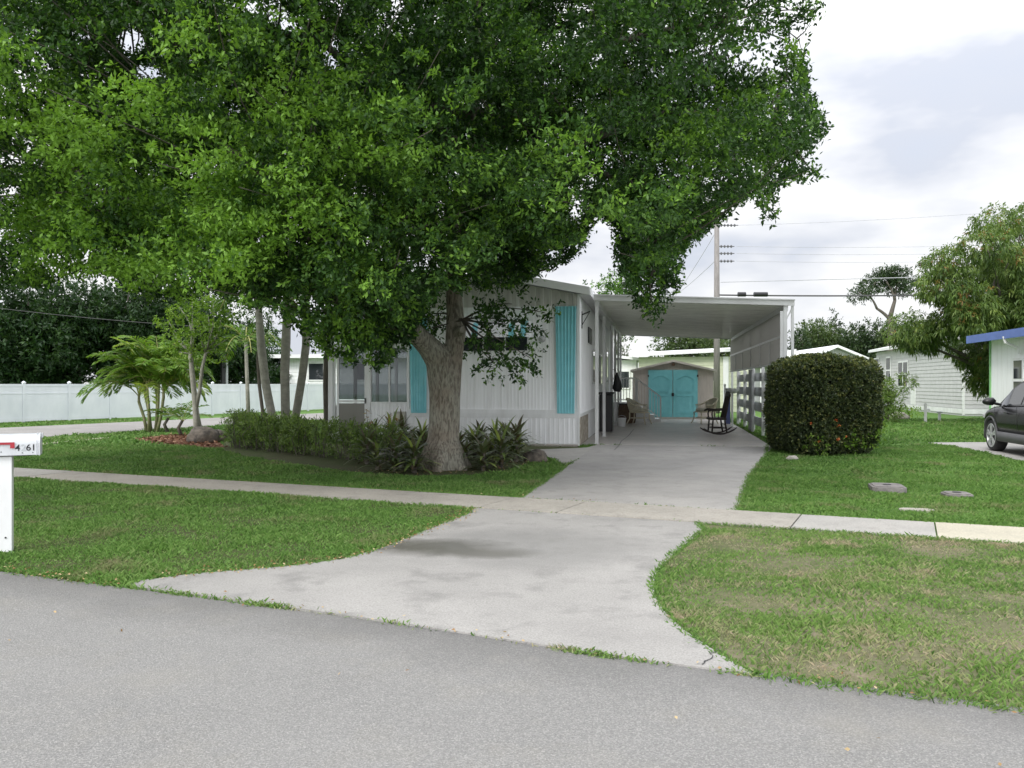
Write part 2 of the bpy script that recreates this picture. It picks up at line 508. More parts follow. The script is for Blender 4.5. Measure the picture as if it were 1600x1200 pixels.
G_GREEN, G_GREEN2, G_DRY = (.060, .105, .022), (.050, .088, .020), (.16, .125, .070)
M['lawn'] = groundmat('lawn_ground', ((.085, .175, .030), (.070, .15, .026), (.11, .17, .045)), (.35, 2.5, 45), bump=1.0)
M['soil'] = groundmat('lawn_soil', ((.062, .085, .025), (.07, .075, .032), (.10, .085, .05)), (.8, 5, 60), bump=1.0)
M['drysoil'] = groundmat('dry_lawn_soil', ((.10, .115, .05), (.17, .155, .095), (.24, .20, .145)), (1.0, 3, 70), bump=1.0)
def road_mask(n, t, c, mix, nz, ramp):
    # dirt and damp gathered along the pavement edge, broad paler worn patches
    sp = N(n, 'ShaderNodeSeparateXYZ'); n.links.new(t.outputs['Object'], sp.inputs[0])
    a = N(n, 'ShaderNodeMath', operation='MULTIPLY_ADD'); n.links.new(sp.outputs[0], a.inputs[0]); a.inputs[1].default_value = .418; n.links.new(sp.outputs[1], a.inputs[2])
    w = nz(1.6, 5)
    b = N(n, 'ShaderNodeMath', operation='MULTIPLY_ADD'); n.links.new(w.outputs['Fac'], b.inputs[0]); b.inputs[1].default_value = .9; n.links.new(a.outputs[0], b.inputs[2])
    r = N(n, 'ShaderNodeMapRange'); r.inputs[1].default_value = 4.45; r.inputs[2].default_value = 5.25; r.inputs[4].default_value = .55; n.links.new(b.outputs[0], r.inputs[0])
    c = mix(r.outputs[0], c, (.095, .093, .090))
    p = nz(.9, 6); q = N(n, 'ShaderNodeMapRange'); q.inputs[1].default_value = .55; q.inputs[2].default_value = .72; q.inputs[4].default_value = .35; n.links.new(p.outputs['Fac'], q.inputs[0])
    return mix(q.outputs[0], c, (.30, .285, .25))
M['asphalt'] = groundmat('asphalt_pale', ((.235, .232, .226), (.205, .203, .198), (.232, .224, .205)), (.35, 1.2, 95), bump=.9, speck=(165, (.40, .39, .37), .62, .60), rough=.9, mask=road_mask)
M['street'] = groundmat('far_street', ((.26, .25, .24), (.23, .22, .21), (.31, .30, .28)), (.3, 1.0, 30), bump=.2)
M['mulch'] = groundmat('mulch', ((.17, .075, .04), (.11, .05, .03), (.24, .13, .08)), (4, 18, 60), bump=1.0)
def apron_mask(n, t, c, mix, nz, ramp):
    sp = N(n, 'ShaderNodeSeparateXYZ'); n.links.new(t.outputs['Object'], sp.inputs[0])
    w = nz(2.2, 5)
    def blob(cx, cy, rx, ry):
        def d(o, cc, r):
            a = N(n, 'ShaderNodeMath', operation='SUBTRACT'); n.links.new(sp.outputs[o], a.inputs[0]); a.inputs[1].default_value = cc
            b = N(n, 'ShaderNodeMath', operation='DIVIDE'); n.links.new(a.outputs[0], b.inputs[0]); b.inputs[1].default_value = r
            p = N(n, 'ShaderNodeMath', operation='MULTIPLY'); n.links.new(b.outputs[0], p.inputs[0]); n.links.new(b.outputs[0], p.inputs[1]); return p.outputs[0]
        s = N(n, 'ShaderNodeMath', operation='ADD'); n.links.new(d(0, cx, rx), s.inputs[0]); n.links.new(d(1, cy, ry), s.inputs[1])
        s2 = N(n, 'ShaderNodeMath', operation='MULTIPLY_ADD'); n.links.new(w.outputs['Fac'], s2.inputs[0]); s2.inputs[1].default_value = 1.9; n.links.new(s.outputs[0], s2.inputs[2])
        r = N(n, 'ShaderNodeMapRange'); r.inputs[1].default_value = 2.0; r.inputs[2].default_value = 1.1; n.links.new(s2.outputs[0], r.inputs[0])
        return r.outputs[0]
    def scale(f, k):
        a = N(n, 'ShaderNodeMath', operation='MULTIPLY'); n.links.new(f, a.inputs[0]); a.inputs[1].default_value = k; return a.outputs[0]
    c = mix(scale(blob(-.68, 7.25, .72, .42), .92), c, (.060, .058, .042))
    c = mix(scale(blob(-.18, 7.0, .50, .26), .8), c, (.085, .08, .06))
    c = mix(scale(blob(.15, 7.3, 1.2, 1.0), .45), c, (.16, .16, .155))
    return c
M['apron'] = groundmat('apron_concrete', ((.345, .335, .32), (.29, .282, .27), (.205, .20, .192)), (.6, 2.2, 85), bump=.25, speck=(60, (.22, .21, .20), .3, .86), mask=apron_mask)
M['walk'] = groundmat('sidewalk_concrete', ((.39, .365, .325), (.34, .32, .285), (.28, .265, .24)), (1.2, 4, 80), bump=.3, speck=(50, (.2, .19, .17), .35, .85))
M['walk_grey'] = groundmat('sidewalk_concrete_grey', ((.40, .385, .36), (.35, .34, .32), (.30, .29, .27)), (1.2, 4, 80), bump=.3)
M['walk_new'] = groundmat('sidewalk_concrete_new', ((.48, .45, .36), (.44, .41, .33), (.40, .38, .31)), (1.2, 4, 80), bump=.2)
M['pad'] = groundmat('carport_pad_concrete', ((.48, .45, .425), (.40, .375, .355), (.31, .325, .32)), (.7, 1.8, 60), rough=.42, bump=.12, speck=(14, (.16, .30, .31), .5, .965))

ground = sheet('ground', [(-300, -60), (300, -60), (300, 600), (-300, 600)], -.3, 0.0, M['lawn'])
sheet('road', [(-60, line(ROADC, -60)), (40, line(ROADC, 40)), (40, line(ROADC - 7.5, 40)), (-60, line(ROADC - 7.5, -60))], -.1, .012, M['asphalt'])
# apron between street and sidewalk
AP_L = smooth_poly([gp(212, 912), gp(300, 900), gp(450, 889), gp(550, 875), gp(620, 850), gp(680, 825), gp(737, 803)])
AP_R = smooth_poly([gp(1102, 829), gp(1060, 862), gp(1030, 890), gp(1018, 920), gp(1032, 955), gp(1068, 990), gp(1120, 1025), gp(1176, 1058)])
def onl(c, x, off=0): return (x, line(c, x) + off - (.10 * math.exp(-((x - .75) / 1.15) ** 2) if c == ROADC else 0))
AP_L[-1] = onl(SWN, AP_L[-1][0], -.012); AP_R[0] = onl(SWN, AP_R[0][0], -.012)
AP_L[0] = onl(ROADC, AP_L[0][0], .03); AP_R[-1] = onl(ROADC, AP_R[-1][0], .03)
SEAM = [onl(ROADC, x, .03) for x in (1.0, .7, .4, .1, -.3, -.8, -1.3, -1.9, -2.4)]
APRON = AP_L + AP_R + SEAM
sheet('driveway_apron', APRON, -.1, .022, M['apron'])
# sidewalk slabs with their joints
joints = [-60, -30, -14]
jx = [gp(110, 733)[0], gp(750, 790)[0], gp(868, 800)[0], gp(1214, 818)[0], gp(1431, 832)[0], 8.5, 11, 14, 40]
edges = joints + jx
SW = [onl(SWN, -60), onl(SWN, 40), onl(SWF, 40), onl(SWF, -60)]
cosA = 1 / math.sqrt(1 + SL * SL)
for i in range(len(edges) - 1):
    a, b = edges[i] + .007, edges[i + 1] - .007
    sk = .42
    pol = [onl(SWN, a - .0), onl(SWN, b), onl(SWF, b + sk), onl(SWF, a + sk)]
    m = M['walk_new'] if i in (7,) else (M['walk_grey'] if i in (1, 2, 6) else M['walk'])
    sheet('sidewalk', pol, -.1, .030 + .0015 * (i % 3), m)
# upper driveway
DR_L = [gp(814, 779), gp(858, 750), gp(885, 731), gp(905, 717), gp(921, 706)]
DR_R = [(FH @ Vector((4.50, .95, 0)))[:2], gp(1198, 712), gp(1188, 724), gp(1170, 748), gp(1143, 797)]
DR_L[0] = onl(SWF, DR_L[0][0], .012); DR_R[-1] = onl(SWF, DR_R[-1][0], .012)
p0 = (FH @ Vector((.38, .2, 0)))[:2]; p1 = (FH @ Vector((4.50, .25, 0)))[:2]
DRIVE = DR_L + [p0, p1] + DR_R[1:]
sheet('driveway', DRIVE, -.1, .022, M['conc'])
PADL = [(0.03, .22), (4.50, .27), (4.56, 3), (4.62, 8), (4.66, 15.25), (0.03, 15.25)]
PAD = [(FH @ Vector((a, b, 0)))[:2] for a, b in PADL]
sheet('carport_pad', PAD, -.1, .026, M['pad'])
WALK = [gp(826, 704), gp(905, 701), gp(918, 700), p0, gp(921, 706.5), gp(905, 717.5), gp(884, 727), gp(868, 720), gp(850, 712)]
sheet('walkway', WALK, -.1, .018, M['walk_grey'])
# cross street, concrete drive beyond, and the neighbour's driveway
STREET = [gp(-700, 712), gp(60, 684), gp(230, 672.5), gp(340, 665.5), gp(520, 656), gp(640, 650), gp(640, 640), gp(520, 645), gp(340, 653), gp(230, 658.5), gp(0, 669), gp(-700, 690)]
sheet('cross_street', STREET, -.1, .012, M['street'])
sheet('gutter', [gp(56, 697), gp(110, 691), gp(172, 685), gp(172, 683.6), gp(110, 689), gp(56, 694.5)], -.1, .02, M['walk_new'])
NDRIVE = [gp(1450, 692.5), gp(1620, 691.5), gp(1900, 691), gp(1900, 790), gp(1700, 744), gp(1600, 722), gp(1540, 708), gp(1490, 698)]
sheet('neighbour_driveway', NDRIVE, -.1, .02, M['conc'])
MULCH = [gp(210, 687), gp(260, 681), gp(330, 680), gp(352, 700), gp(330, 700), gp(280, 697), gp(240, 693)]
sheet('mulch_bed', MULCH, -.05, .016, M['mulch'])
BED = [gp(540, 737), gp(600, 744), gp(700, 746), gp(790, 738), gp(828, 722), gp(845, 712), gp(826, 706), gp(905, 701.5), gp(905, 694), gp(640, 694), gp(350, 690), gp(348, 706), gp(430, 722)]
sheet('planting_bed', BED, -.05, .010, M['soil'])
tag(ground, kind='structure')

# the cracks and weeds in the joints of the concrete
mb = MB()
def crack(p, q, n, w, z, jit=.02):
    p, q = Vector((*p, z)), Vector((*q, z)); pts = []
    for i in range(n + 1):
        v = p.lerp(q, i / n)
        pts.append(v + Vector((random.gauss(0, jit), random.gauss(0, jit), 0)))
    d = (q - p).normalized()
    mb.strip(pts, [w * random.uniform(.5, 1.2) for _ in pts], Vector((-d.y, d.x, 0)))
crack(gp(1098, 1046), gp(1124, 1021), 9, .008, .0265, .012)
crack(gp(1124, 1021), gp(1140, 1036), 5, .005, .0265, .01)
crack(gp(960, 705), gp(990, 672), 6, .02, .0305, .02)
crack(gp(990, 688), gp(1030, 687), 7, .012, .0305, .03)
crack(gp(905, 712), gp(1195, 722), 18, .008, .0265, .0)
o = mb.build('concrete_crack', M['dark']); o['kind'] = 'structure'

# ------------------------------------------------------------------ grass
def grassmat(name, g1, g2, g3, dry, dr0, dr1, dscale=1.3):
    """blade colour: a mix by tint, with drier patches by a world-scale noise"""
    m, n = newmat(name)
    out = N(n, 'ShaderNodeOutputMaterial')
    a = N(n, 'ShaderNodeAttribute', attribute_name='tint')
    rp = N(n, 'ShaderNodeValToRGB'); e = rp.color_ramp.elements
    e[0].position = .1; e[0].color = rgb(g1); e[1].position = .9; e[1].color = rgb(g3); x = e.new(.5); x.color = rgb(g2)
    n.links.new(a.outputs['Fac'], rp.inputs[0])
    t = N(n, 'ShaderNodeTexCoord'); nz = N(n, 'ShaderNodeTexNoise'); nz.inputs['Scale'].default_value = dscale; nz.inputs['Detail'].default_value = 6
    nz.inputs['Roughness'].default_value = .62
    n.links.new(t.outputs['Object'], nz.inputs['Vector'])
    ad = N(n, 'ShaderNodeMath', operation='MULTIPLY_ADD'); n.links.new(a.outputs['Fac'], ad.inputs[0]); ad.inputs[1].default_value = .22
    n.links.new(nz.outputs['Fac'], ad.inputs[2])
    mr = N(n, 'ShaderNodeMapRange'); mr.inputs[1].default_value = dr0; mr.inputs[2].default_value = dr1; n.links.new(ad.outputs[0], mr.inputs[0])
    mx = N(n, 'ShaderNodeMix', data_type='RGBA'); n.links.new(mr.outputs[0], mx.inputs[0]); n.links.new(rp.outputs[0], mx.inputs[6]); mx.inputs[7].default_value = rgb(dry)
    b = N(n, 'ShaderNodeBsdfPrincipled'); b.inputs['Roughness'].default_value = .55; b.inputs['Specular IOR Level'].default_value = .3
    tr = N(n, 'ShaderNodeBsdfTranslucent'); n.links.new(mx.outputs[2], b.inputs['Base Color']); n.links.new(mx.outputs[2], tr.inputs[0])
    ms = N(n, 'ShaderNodeMixShader'); ms.inputs[0].default_value = .3
    n.links.new(b.outputs[0], ms.inputs[1]); n.links.new(tr.outputs[0], ms.inputs[2]); n.links.new(ms.outputs[0], out.inputs[0])
    return m
M['grass'] = grassmat('grass_blades', (.060, .135, .024), (.115, .235, .042), (.20, .325, .085), (.25, .235, .125), .66, .88)
M['grass_dry'] = grassmat('verge_grass_blades', (.075, .16, .032), (.155, .27, .060), (.27, .37, .12), (.42, .34, .24), .62, .80, 1.7)

SHEDB = [(FH @ Vector((a, b, 0)))[:2] for a, b in ((-6.5, .1), (.05, .1), (.05, 17), (-6.5, 17))]
BLOCK = [APRON, DRIVE, PAD, WALK, STREET, NDRIVE, MULCH, BED, SHEDB]
def ok_ground(P, margin_noise=.02):
    Q = P[:, :2] + rng.normal(0, margin_noise, (len(P), 2))
    m = np.ones(len(P), bool)
    for b in BLOCK: m &= ~pip(Q, b)
    y = Q[:, 1] - SL * Q[:, 0]
    m &= (y > ROADC + .0)
    m &= ~((y > SWN) & (y < SWF))
    return m
def blades(P, h, w, lean=.55):
    n = len(P)
    az = rng.random(n) * 2 * np.pi
    ln = np.abs(rng.normal(0, lean, n))
    D = np.stack([np.cos(az) * np.sin(ln), np.sin(az) * np.sin(ln), np.cos(ln)], 1)
    fa = rng.random(n) * np.pi
    S = np.stack([np.cos(fa), np.sin(fa), np.zeros(n)], 1)
    L = (h * rng.uniform(.5, 1.35, n))[:, None]; Wd = (w * rng.uniform(.7, 1.3, n))[:, None]
    V = np.empty((n, 4, 3))
    V[:, 0] = P - S * Wd / 2
    V[:, 1] = P + S * Wd / 2
    bend = D * L + np.stack([np.cos(az), np.sin(az), np.full(n, -.35)], 1) * L * .35
    V[:, 2] = P + D * L * .55 + S * Wd * .35
    V[:, 3] = P + bend
    return V
def vnoise(P, s, seed=0):
    return np.array([mnoise.noise(Vector((p[0] * s + seed, p[1] * s, seed))) for p in P])
def zone(y0, y1, dens, h, w, name, label, mat, cond=None, clump=1, z=0.0, kx=.74, lean=.55):
    xr = kx * y1 + 2.4
    n = int(2 * xr * (y1 - y0) * dens / clump)
    C = np.stack([rng.uniform(-xr, xr, n), rng.uniform(y0, y1, n), np.full(n, z)], 1)
    C = C[np.abs(C[:, 0]) < kx * C[:, 1] + 2.4]
    if clump > 1:
        P = np.repeat(C, clump, 0); P[:, :2] += rng.normal(0, .018, (len(P), 2))
        tc_ = np.repeat(rng.normal(.5, .13, len(C)), clump)
    else:
        P = C; tc_ = rng.normal(.5, .13, len(C))
    m = ok_ground(P)
    if cond is not None: m &= cond(P)
    P = P[m]; tc_ = tc_[m]
    nzp = np.array([mnoise.fractal(Vector((p[0] * .55, p[1] * .8, 7.7)), 1.0, 2.0, 4) for p in P[::clump]]); nzp = np.interp(np.arange(len(P)), np.arange(len(nzp)) * clump, nzp)
    tint = np.clip(tc_ + .30 * nzp + rng.normal(0, .13, len(P)), 0, 1)
    hh = h * (1 + .45 * np.sin(P[:, 0] * 3.1 + 1.3 * np.sin(P[:, 1] * 2.3)) * np.sin(P[:, 1] * 3.7 + np.sin(P[:, 0] * 1.9)))
    o = quads(name, blades(P, hh, w, lean), mat, tint=tint)
    tag(o, label, 'grass', kind='stuff')
    return o
verge = lambda P: P[:, 1] - SL * P[:, 0] < SWN
sheet('right_verge_soil', [AP_R[-1]] + AP_R[::-1][1:] + [onl(SWN, 30), onl(ROADC, 30, .03)], -.05, .008, M['drysoil'])
sheet('left_verge_soil', [onl(ROADC, -30, .03), AP_L[0]] + AP_L[1:] + [onl(SWN, -30)], -.05, .008, M['soil'])
dryspot = lambda P: rng.random(len(P)) > np.clip(.25 + 2.6 * (np.array([mnoise.fractal(Vector((p[0] * 1.0, p[1] * 1.6, 3.3)), 1.0, 2.0, 4) for p in P])), .03, .62)
zone(3.0, 9.5, 7200, .036, .0044, 'verge_grass', 'thin patchy grass verge on the right between road and sidewalk', M['grass_dry'], lambda P: verge(P) & (P[:, 0] > .8) & dryspot(P), 4)
zone(5.3, 13.5, 4200, .044, .0060, 'verge_grass', 'fuller green grass verge on the left beside the mailbox', M['grass'], lambda P: verge(P) & (P[:, 0] < .5), 3)
zone(7.5, 13.0, 3000, .044, .0085, 'lawn_grass', 'green lawn grass in front of the house beyond the sidewalk', M['grass'], lambda P: ~verge(P), 3)
zone(13.0, 19.5, 1300, .048, .013, 'lawn_grass', 'green lawn grass further back around hedge and planting bed', M['grass'], lambda P: ~verge(P), 2)
zone(19.5, 34.0, 230, .075, .036, 'lawn_grass', 'distant lawn grass beside the neighbouring houses', M['grass'], lambda P: ~verge(P), 2)
# straggling grass over the edges of concrete and road
def edge_pts(poly, dens, sd, closed=False):
    out = []
    for a, b in zip(poly[:-1], poly[1:]):
        a, b = np.array(a[:2]), np.array(b[:2]); L = np.linalg.norm(b - a); n = max(1, int(L * dens))
        t = rng.random(n)[:, None]; out.append(a + (b - a) * t + rng.normal(0, sd, (n, 2)))
    P = np.concatenate(out); return np.concatenate([P, np.full((len(P), 1), .01)], 1)
E = [edge_pts(AP_L, 420, .022), edge_pts(AP_R, 420, .020), edge_pts([onl(ROADC, -9), AP_L[0]], 420, .04), edge_pts([AP_R[-1], onl(ROADC, 5)], 520, .035),
     edge_pts([onl(SWN, -12, -.01), onl(SWN, AP_L[-1][0], -.01)], 300, .02), edge_pts([onl(SWN, AP_R[0][0], -.01), onl(SWN, 7, -.01)], 450, .025),
     edge_pts([onl(SWF, -12, .01), onl(SWF, DR_L[0][0], .01)], 260, .02), edge_pts([onl(SWF, DR_R[-1][0], .01), onl(SWF, 8, .01)], 380, .02),
     edge_pts(DR_L[:3], 260, .02), edge_pts(DR_R, 350, .025)]
P = np.concatenate(E)
tag(quads('edge_grass', blades(P, .036, .0055, .8), M['grass'], tint=np.clip(rng.normal(.5, .2, len(P)), 0, 1)), 'grass straggling over the edges of concrete and asphalt', 'grass', kind='stuff')
# weeds in the joint between road and apron, clumped
J = edge_pts([AP_R[-1]] + SEAM + [AP_L[0]], 900, .018); J[:, 1] -= .012
nn = np.array([mnoise.noise(Vector((p[0] * 2.6, 0.3, 1.7))) for p in J])
J = J[rng.random(len(J)) < np.clip(.22 + 1.6 * nn, .03, 1)]
J2 = edge_pts([onl(SWF, DR_L[0][0], .008), onl(SWF, DR_R[-1][0], .008)], 200, .006)
nn = np.array([mnoise.noise(Vector((p[0] * 1.6, 0.3, 4.7))) for p in J2]); J2 = J2[nn > 0]
J = np.concatenate([J, J2]); J[:, 2] = .012
tag(quads('joint_weeds', blades(J, .032, .009, 1.0), M['grass_dry'], tint=np.clip(rng.normal(.45, .2, len(J)), 0, 1)), 'low weeds growing in the joint between road and driveway apron', 'weeds', kind='stuff')
J = edge_pts([onl(ROADC, AP_L[0][0] - .4, .0), onl(ROADC, AP_R[-1][0], .0)], 20, .02)
# dry leaves and litter along the edges
M['dryleaf'] = leafmat('dry_leaf', (.20, .11, .05), (.34, .22, .10), (.50, .40, .24), transl=.1, rough=.8)
E = [edge_pts([onl(ROADC, -8), AP_L[0]], 50, .06), edge_pts(AP_L[3:], 90, .07), edge_pts(SEAM, 10, .05), edge_pts([AP_R[-1], onl(ROADC, 4)], 14, .09), edge_pts([onl(ROADC, -5, -.8), onl(ROADC, 3, -.8)], 3, .45),
     edge_pts([onl(SWF, -8, .03), onl(SWF, 1, .03)], 10, .1), edge_pts([gp(540, 738), gp(720, 740), gp(830, 722)], 60, .22)]
P = np.concatenate(E); P[:, 2] = .035
D = rng.normal(size=(len(P), 3)); D[:, 2] *= .25
tag(quads('fallen_leaves', leaf_quads(P, D, .026, .015), M['dryleaf'], tint=rng.random(len(P))), 'small dry leaves fallen along road edge and driveway edge', 'fallen leaves', kind='stuff')
# bark chips on the mulch bed
lo = np.array(MULCH).min(0); hi = np.array(MULCH).max(0)
P = np.concatenate([rng.uniform(lo, hi, (2500, 2)), np.full((2500, 1), .03)], 1); P = P[pip(P, MULCH)]
D = rng.normal(size=(len(P), 3)); D[:, 2] *= .3
M['chips'] = leafmat('bark_chips', (.10, .045, .025), (.19, .09, .05), (.32, .20, .13), transl=0, rough=.9)
tag(quads('bark_chips', leaf_quads(P, D, .09, .05), M['chips'], tint=rng.random(len(P))), 'reddish bark chips spread over the bed under the palm', 'mulch', kind='stuff')
# ------------------------------------------------------------------ the mobile home (house frame: x across, y to the rear)
def lx(px, t=0): return sx(px, t)
HL = sx(637, 0)                                        # left end of the front wall (negative)
LEN = 16.0
PK = HL / 2
EAVE, PEAK = 3.80, 4.22
def rooflz(x): return PEAK - (PEAK - EAVE) * abs(x - PK) / (-HL / 2)
home = thing('mobile_home', 'white ribbed mobile home with turquoise shutters behind the big tree', 'mobile home', (OX, OY, 0), -TH)
# front wall: plain backing, ribbed sheets above and below a smooth band
MB().extr([(HL, 0.05), (0, 0.05), (0, EAVE - .12), (PK, PEAK - .12), (HL, EAVE - .12)], 'y', .012, .10).build('front_wall', M['siding'], home, FH)
band_z0, band_z1 = zy(653, -1, 0), zy(640, -1, 0)
up0 = zy(478, -.3, 0)
MB().corr(HL + .05, -.05, band_z1, up0, 0, .085, .006).build('wall_siding', M['siding'], home, FH)
MB().corr(HL + .05, -.05, up0 + .003, lambda x: rooflz(x) - .13, -.014, .20, .022, .5).build('upper_siding', M['siding_up'], home, FH)
MB().corr(HL + .05, -.05, .06, band_z0, 0.0, .115, .010).build('skirting', M['siding'], home, FH)
MB().box(HL - .01, .015, -.025, .011, band_z0, band_z1).box(HL, .012, -.034, -.0255, band_z0 + .10, band_z0 + .115).box(HL - .01, .012, -.02, .011, .0, .058).build('trim_band', M['white'], home, FH)
for a_, b_ in ((-.05, .012), (HL - .012, HL + .05)): MB().box(a_, b_, -.03, .0115, band_z1 + .001, EAVE - .13).build('corner_trim', M['white'], home, FH)
MB().box(-.04, .010, -.012, .0115, .06, band_z0 - .001).build('corner_trim', M['white'], home, FH)
# side wall under the carport
MB().corr(.12, LEN, .78, EAVE - .06, 0.0, .11, .009, axis='y').build('side_wall', M['siding'], home, FH)
MB().box(-.06, -.012, .101, LEN, .05, EAVE - .1).build('side_wall_backing', M['siding'], home, FH)
MB().box(-.010, .02, .013, 2.4, .02, .70).build('stone_skirt', M['stone'], home, FH, bevel=.01)
MB().box(-.010, .014, 2.41, LEN, .02, .70).build('side_skirt', M['siding'], home, FH)
MB().box(-.009, .03, .013, LEN, .70, .779).build('side_band', M['white'], home, FH)
MB().box(HL, -.06, LEN, LEN + .1, .05, EAVE - .1).build('rear_wall', M['siding'], home, FH)
MB().box(HL, HL + .06, .101, LEN, .05, EAVE - .1).build('left_wall', M['siding'], home, FH)
# roof with fascia
OV, FO = .26, .30
xe, xw = OV, HL - OV
def rz2(x): return PEAK - (PEAK - EAVE) * abs(x - PK) / (-HL / 2)
rp = [(xw, rz2(xw) - .02), (PK, PEAK - .02), (xe, rz2(xe) - .02), (xe, rz2(xe) + .02), (PK, PEAK + .02), (xw, rz2(xw) + .02)]
roof = MB().extr(rp, 'y', -FO + .03, LEN + .3).build('roof', M['roofwhite'], home, FH)
fp = [(xw, rz2(xw) - .13), (PK, PEAK - .13), (xe, rz2(xe) - .13), (xe, rz2(xe) + .06), (PK, PEAK + .06), (xw, rz2(xw) + .06)]
MB().extr(fp, 'y', -FO, -FO + .028).build('fascia', M['roofwhite'], roof, FH)
MB().box(xe - .002, xe + .03, -FO + .03, LEN + .3, rz2(xe) - .13, rz2(xe) + .05).build('fascia', M['roofwhite'], roof, FH)
MB().box(.02, xe - .004, -FO + .031, LEN, rz2(xe) - .12, rz2(xe) - .10).build('soffit', M['carport_white'], roof, FH)
# shutters: tapering ribbed turquoise panels
def shutter(x0t, x1t, x0b, x1b, zt, zb):
    mb = MB(); n = 6
    prof = []
    for i in range(n):
        for a, d in ((0, 0), (.62, 0), (.70, -.022), (.92, -.022)):
            prof.append(((i + a) / n, d))
    prof.append((1, 0))
    for u, d in prof:
        mb.v.append((x0b + (x1b - x0b) * u, -.062 + d, zb)); mb.v.append((x0t + (x1t - x0t) * u, -.062 + d, zt))
    for i in range(len(prof) - 1):
        a = 2 * i; mb.f.append((a, a + 2, a + 3, a + 1))
    s = mb.build('shutter', M['turq_shut'], home, FH)
    MB().extr([(x0b + .003, zb), (x1b - .003, zb), (x1t - .003, zt), (x0t + .003, zt)], 'y', -.0600, -.032).build('shutter_back', M['turq_shut'], s, FH)
shutter(sx(868, 0), sx(900, 0) + .01, sx(871, 0), sx(898, 0), zy(479, -.3, 0), zy(646, -.3, 0))
shutter(sx(637, 0) + .05, sx(668, 0), sx(642, 0) + .02, sx(667, 0), zy(495, -4, 0), zy(645, -4, 0))
# window with hood
wx0, wx1 = sx(722, 0), sx(824, 0)
wz0, wz1 = zy(548, -2, 0), zy(518, -2, 0)
w = MB().box(wx0 - .05, wx1 + .05, -.035, -.012, wz0 - .05, wz1 + .05).build('window', M['white'], home, FH, bevel=.004)
MB().box(wx0, wx1, -.043, -.0365, wz0, wz1).build('pane', M['glass'], w, FH)
for k in (1, 2): MB().box(wx0 + (wx1 - wx0) * k / 3 - .02, wx0 + (wx1 - wx0) * k / 3 + .02, -.052, -.044, wz0, wz1).build('mullion', M['white'], w, FH)
ax0, ax1 = wx0 - .06, sx(828, 0) + .05
at_, ab = zy(502, -2, 0), zy(529, -2, .0)
aw = MB(); stripes = []; ns = 26
for i in range(ns):
    u0 = ax0 + (ax1 - ax0) * i / ns; u1 = ax0 + (ax1 - ax0) * (i + 1) / ns
    d = .012 if i % 2 else 0
    tgt = aw
    if i in (1, 2, 23, 24, 19, 20, 6, 7): tgt = MB(); stripes.append(tgt)
    tgt.add([(u0, -.02 - d, at_), (u1, -.02 - d, at_), (u1, -.40 - d, at_ - .10), (u0, -.40 - d, at_ - .10), (u0, -.56 - d, ab), (u1, -.56 - d, ab)], [(0, 1, 2, 3), (3, 2, 5, 4)])
aw.add([(ax0, -.02, at_), (ax0, -.40, at_ - .10), (ax0, -.56, ab), (ax0, -.02, ab)], [(0, 1, 2, 3)])
aw.add([(ax1, -.02, at_), (ax1, -.40, at_ - .10), (ax1, -.56, ab), (ax1, -.02, ab)], [(3, 2, 1, 0)])
a_ = aw.build('window_hood', M['siding'], home, FH)
for q_ in stripes: q_.build('hood_stripe', M['turq_shut'], a_, FH)
# round wall lamp
cxl, czl = sx(848, 0), zy(530, -1, 0)
wl = MB().tube([(cxl, -.012, czl), (cxl, -.06, czl)], [.075, .07], 16).build('wall_lamp', M['steel'], home, FH, smooth=False)
mb = MB(); pr = [(.065, 0), (.085, .03), (.09, .07), (.075, .11), (.04, .14), (.005, .15)]
mb.tube([(cxl, -.06 - d, czl) for r_, d in pr], [r_ for r_, d in pr], 16).build('lamp_glass', M['lampglass'], wl, FH, smooth=True)
# black bracket and small frame on the side wall
mb = MB().beam((.012, .55, 3.22), (.22, .55, 3.30), .025, .03).beam((.012, .55, 2.95), (.20, .55, 3.27), .018, .018).box(.008, .028, .52, .58, 2.88, 3.3)
mb.build('wall_bracket', M['black'], home, FH)
t0 = tx(918, 0); t1 = tx(923, 0)
w = MB().box(.010, .035, t0, t1, 2.62, 3.05).build('side_window', M['dark'], home, FH)
MB().box(.036, .04, t0 + .05, t1 - .05, 2.67, 3.0).build('pane', M['glass'], w, FH)
for (a, b, c, d) in ((6.2, 7.9, 1.45, 2.5), (3.9, 5.0, 1.5, 2.5)):
    w = MB().box(.010, .035, a, b, c, d).build('side_window', M['white'], home, FH)
    MB().box(.036, .042, a + .06, b - .06, c + .06, d - .06).build('pane', M['glass'], w, FH)
w = MB().box(.010, .04, 10.2, 11.15, .78, 2.85).build('side_door', M['white'], home, FH)
MB().box(.041, .046, 10.35, 11.0, 1.75, 2.7).build('pane', M['glass'], w, FH)
MB().tube([(.041, 10.28, 1.6), (.09, 10.28, 1.6)], .025, 10).build('handle', M['chrome'], w, FH)
# screened porch on the left
SL_, FY = sx(513, .25), .25
pz = 2.45
p = MB().box(SL_, HL - .014, FY + .02, 7.5, -.0, .16).build('porch_floor', M['walk_grey'], home, FH)
cp = MB().box(SL_, SL_ + .13, FY - .02, FY + .10, .05, 2.62).box(SL_ + .135, SL_ + .17, FY, FY + .08, .05, 2.55).build('porch_post', M['white'], home, FH, bevel=.004)
dx0, dx1 = sx(526, FY), sx(573, FY)
dr = MB()
for a in ((dx0, dx0 + .06, .17, 2.42), (dx1 - .06, dx1, .17, 2.42), (dx0 + .061, dx1 - .061, 2.33, 2.42), (dx0 + .061, dx1 - .061, .17, .27), (dx0 + .061, dx1 - .061, zy(629, -6, .25), zy(625, -6, .25))):
    dr.box(a[0], a[1], FY, FY + .04, a[2], a[3])
dr = dr.build('porch_door', M['white'], home, FH)
zm = zy(627, -6, .25)
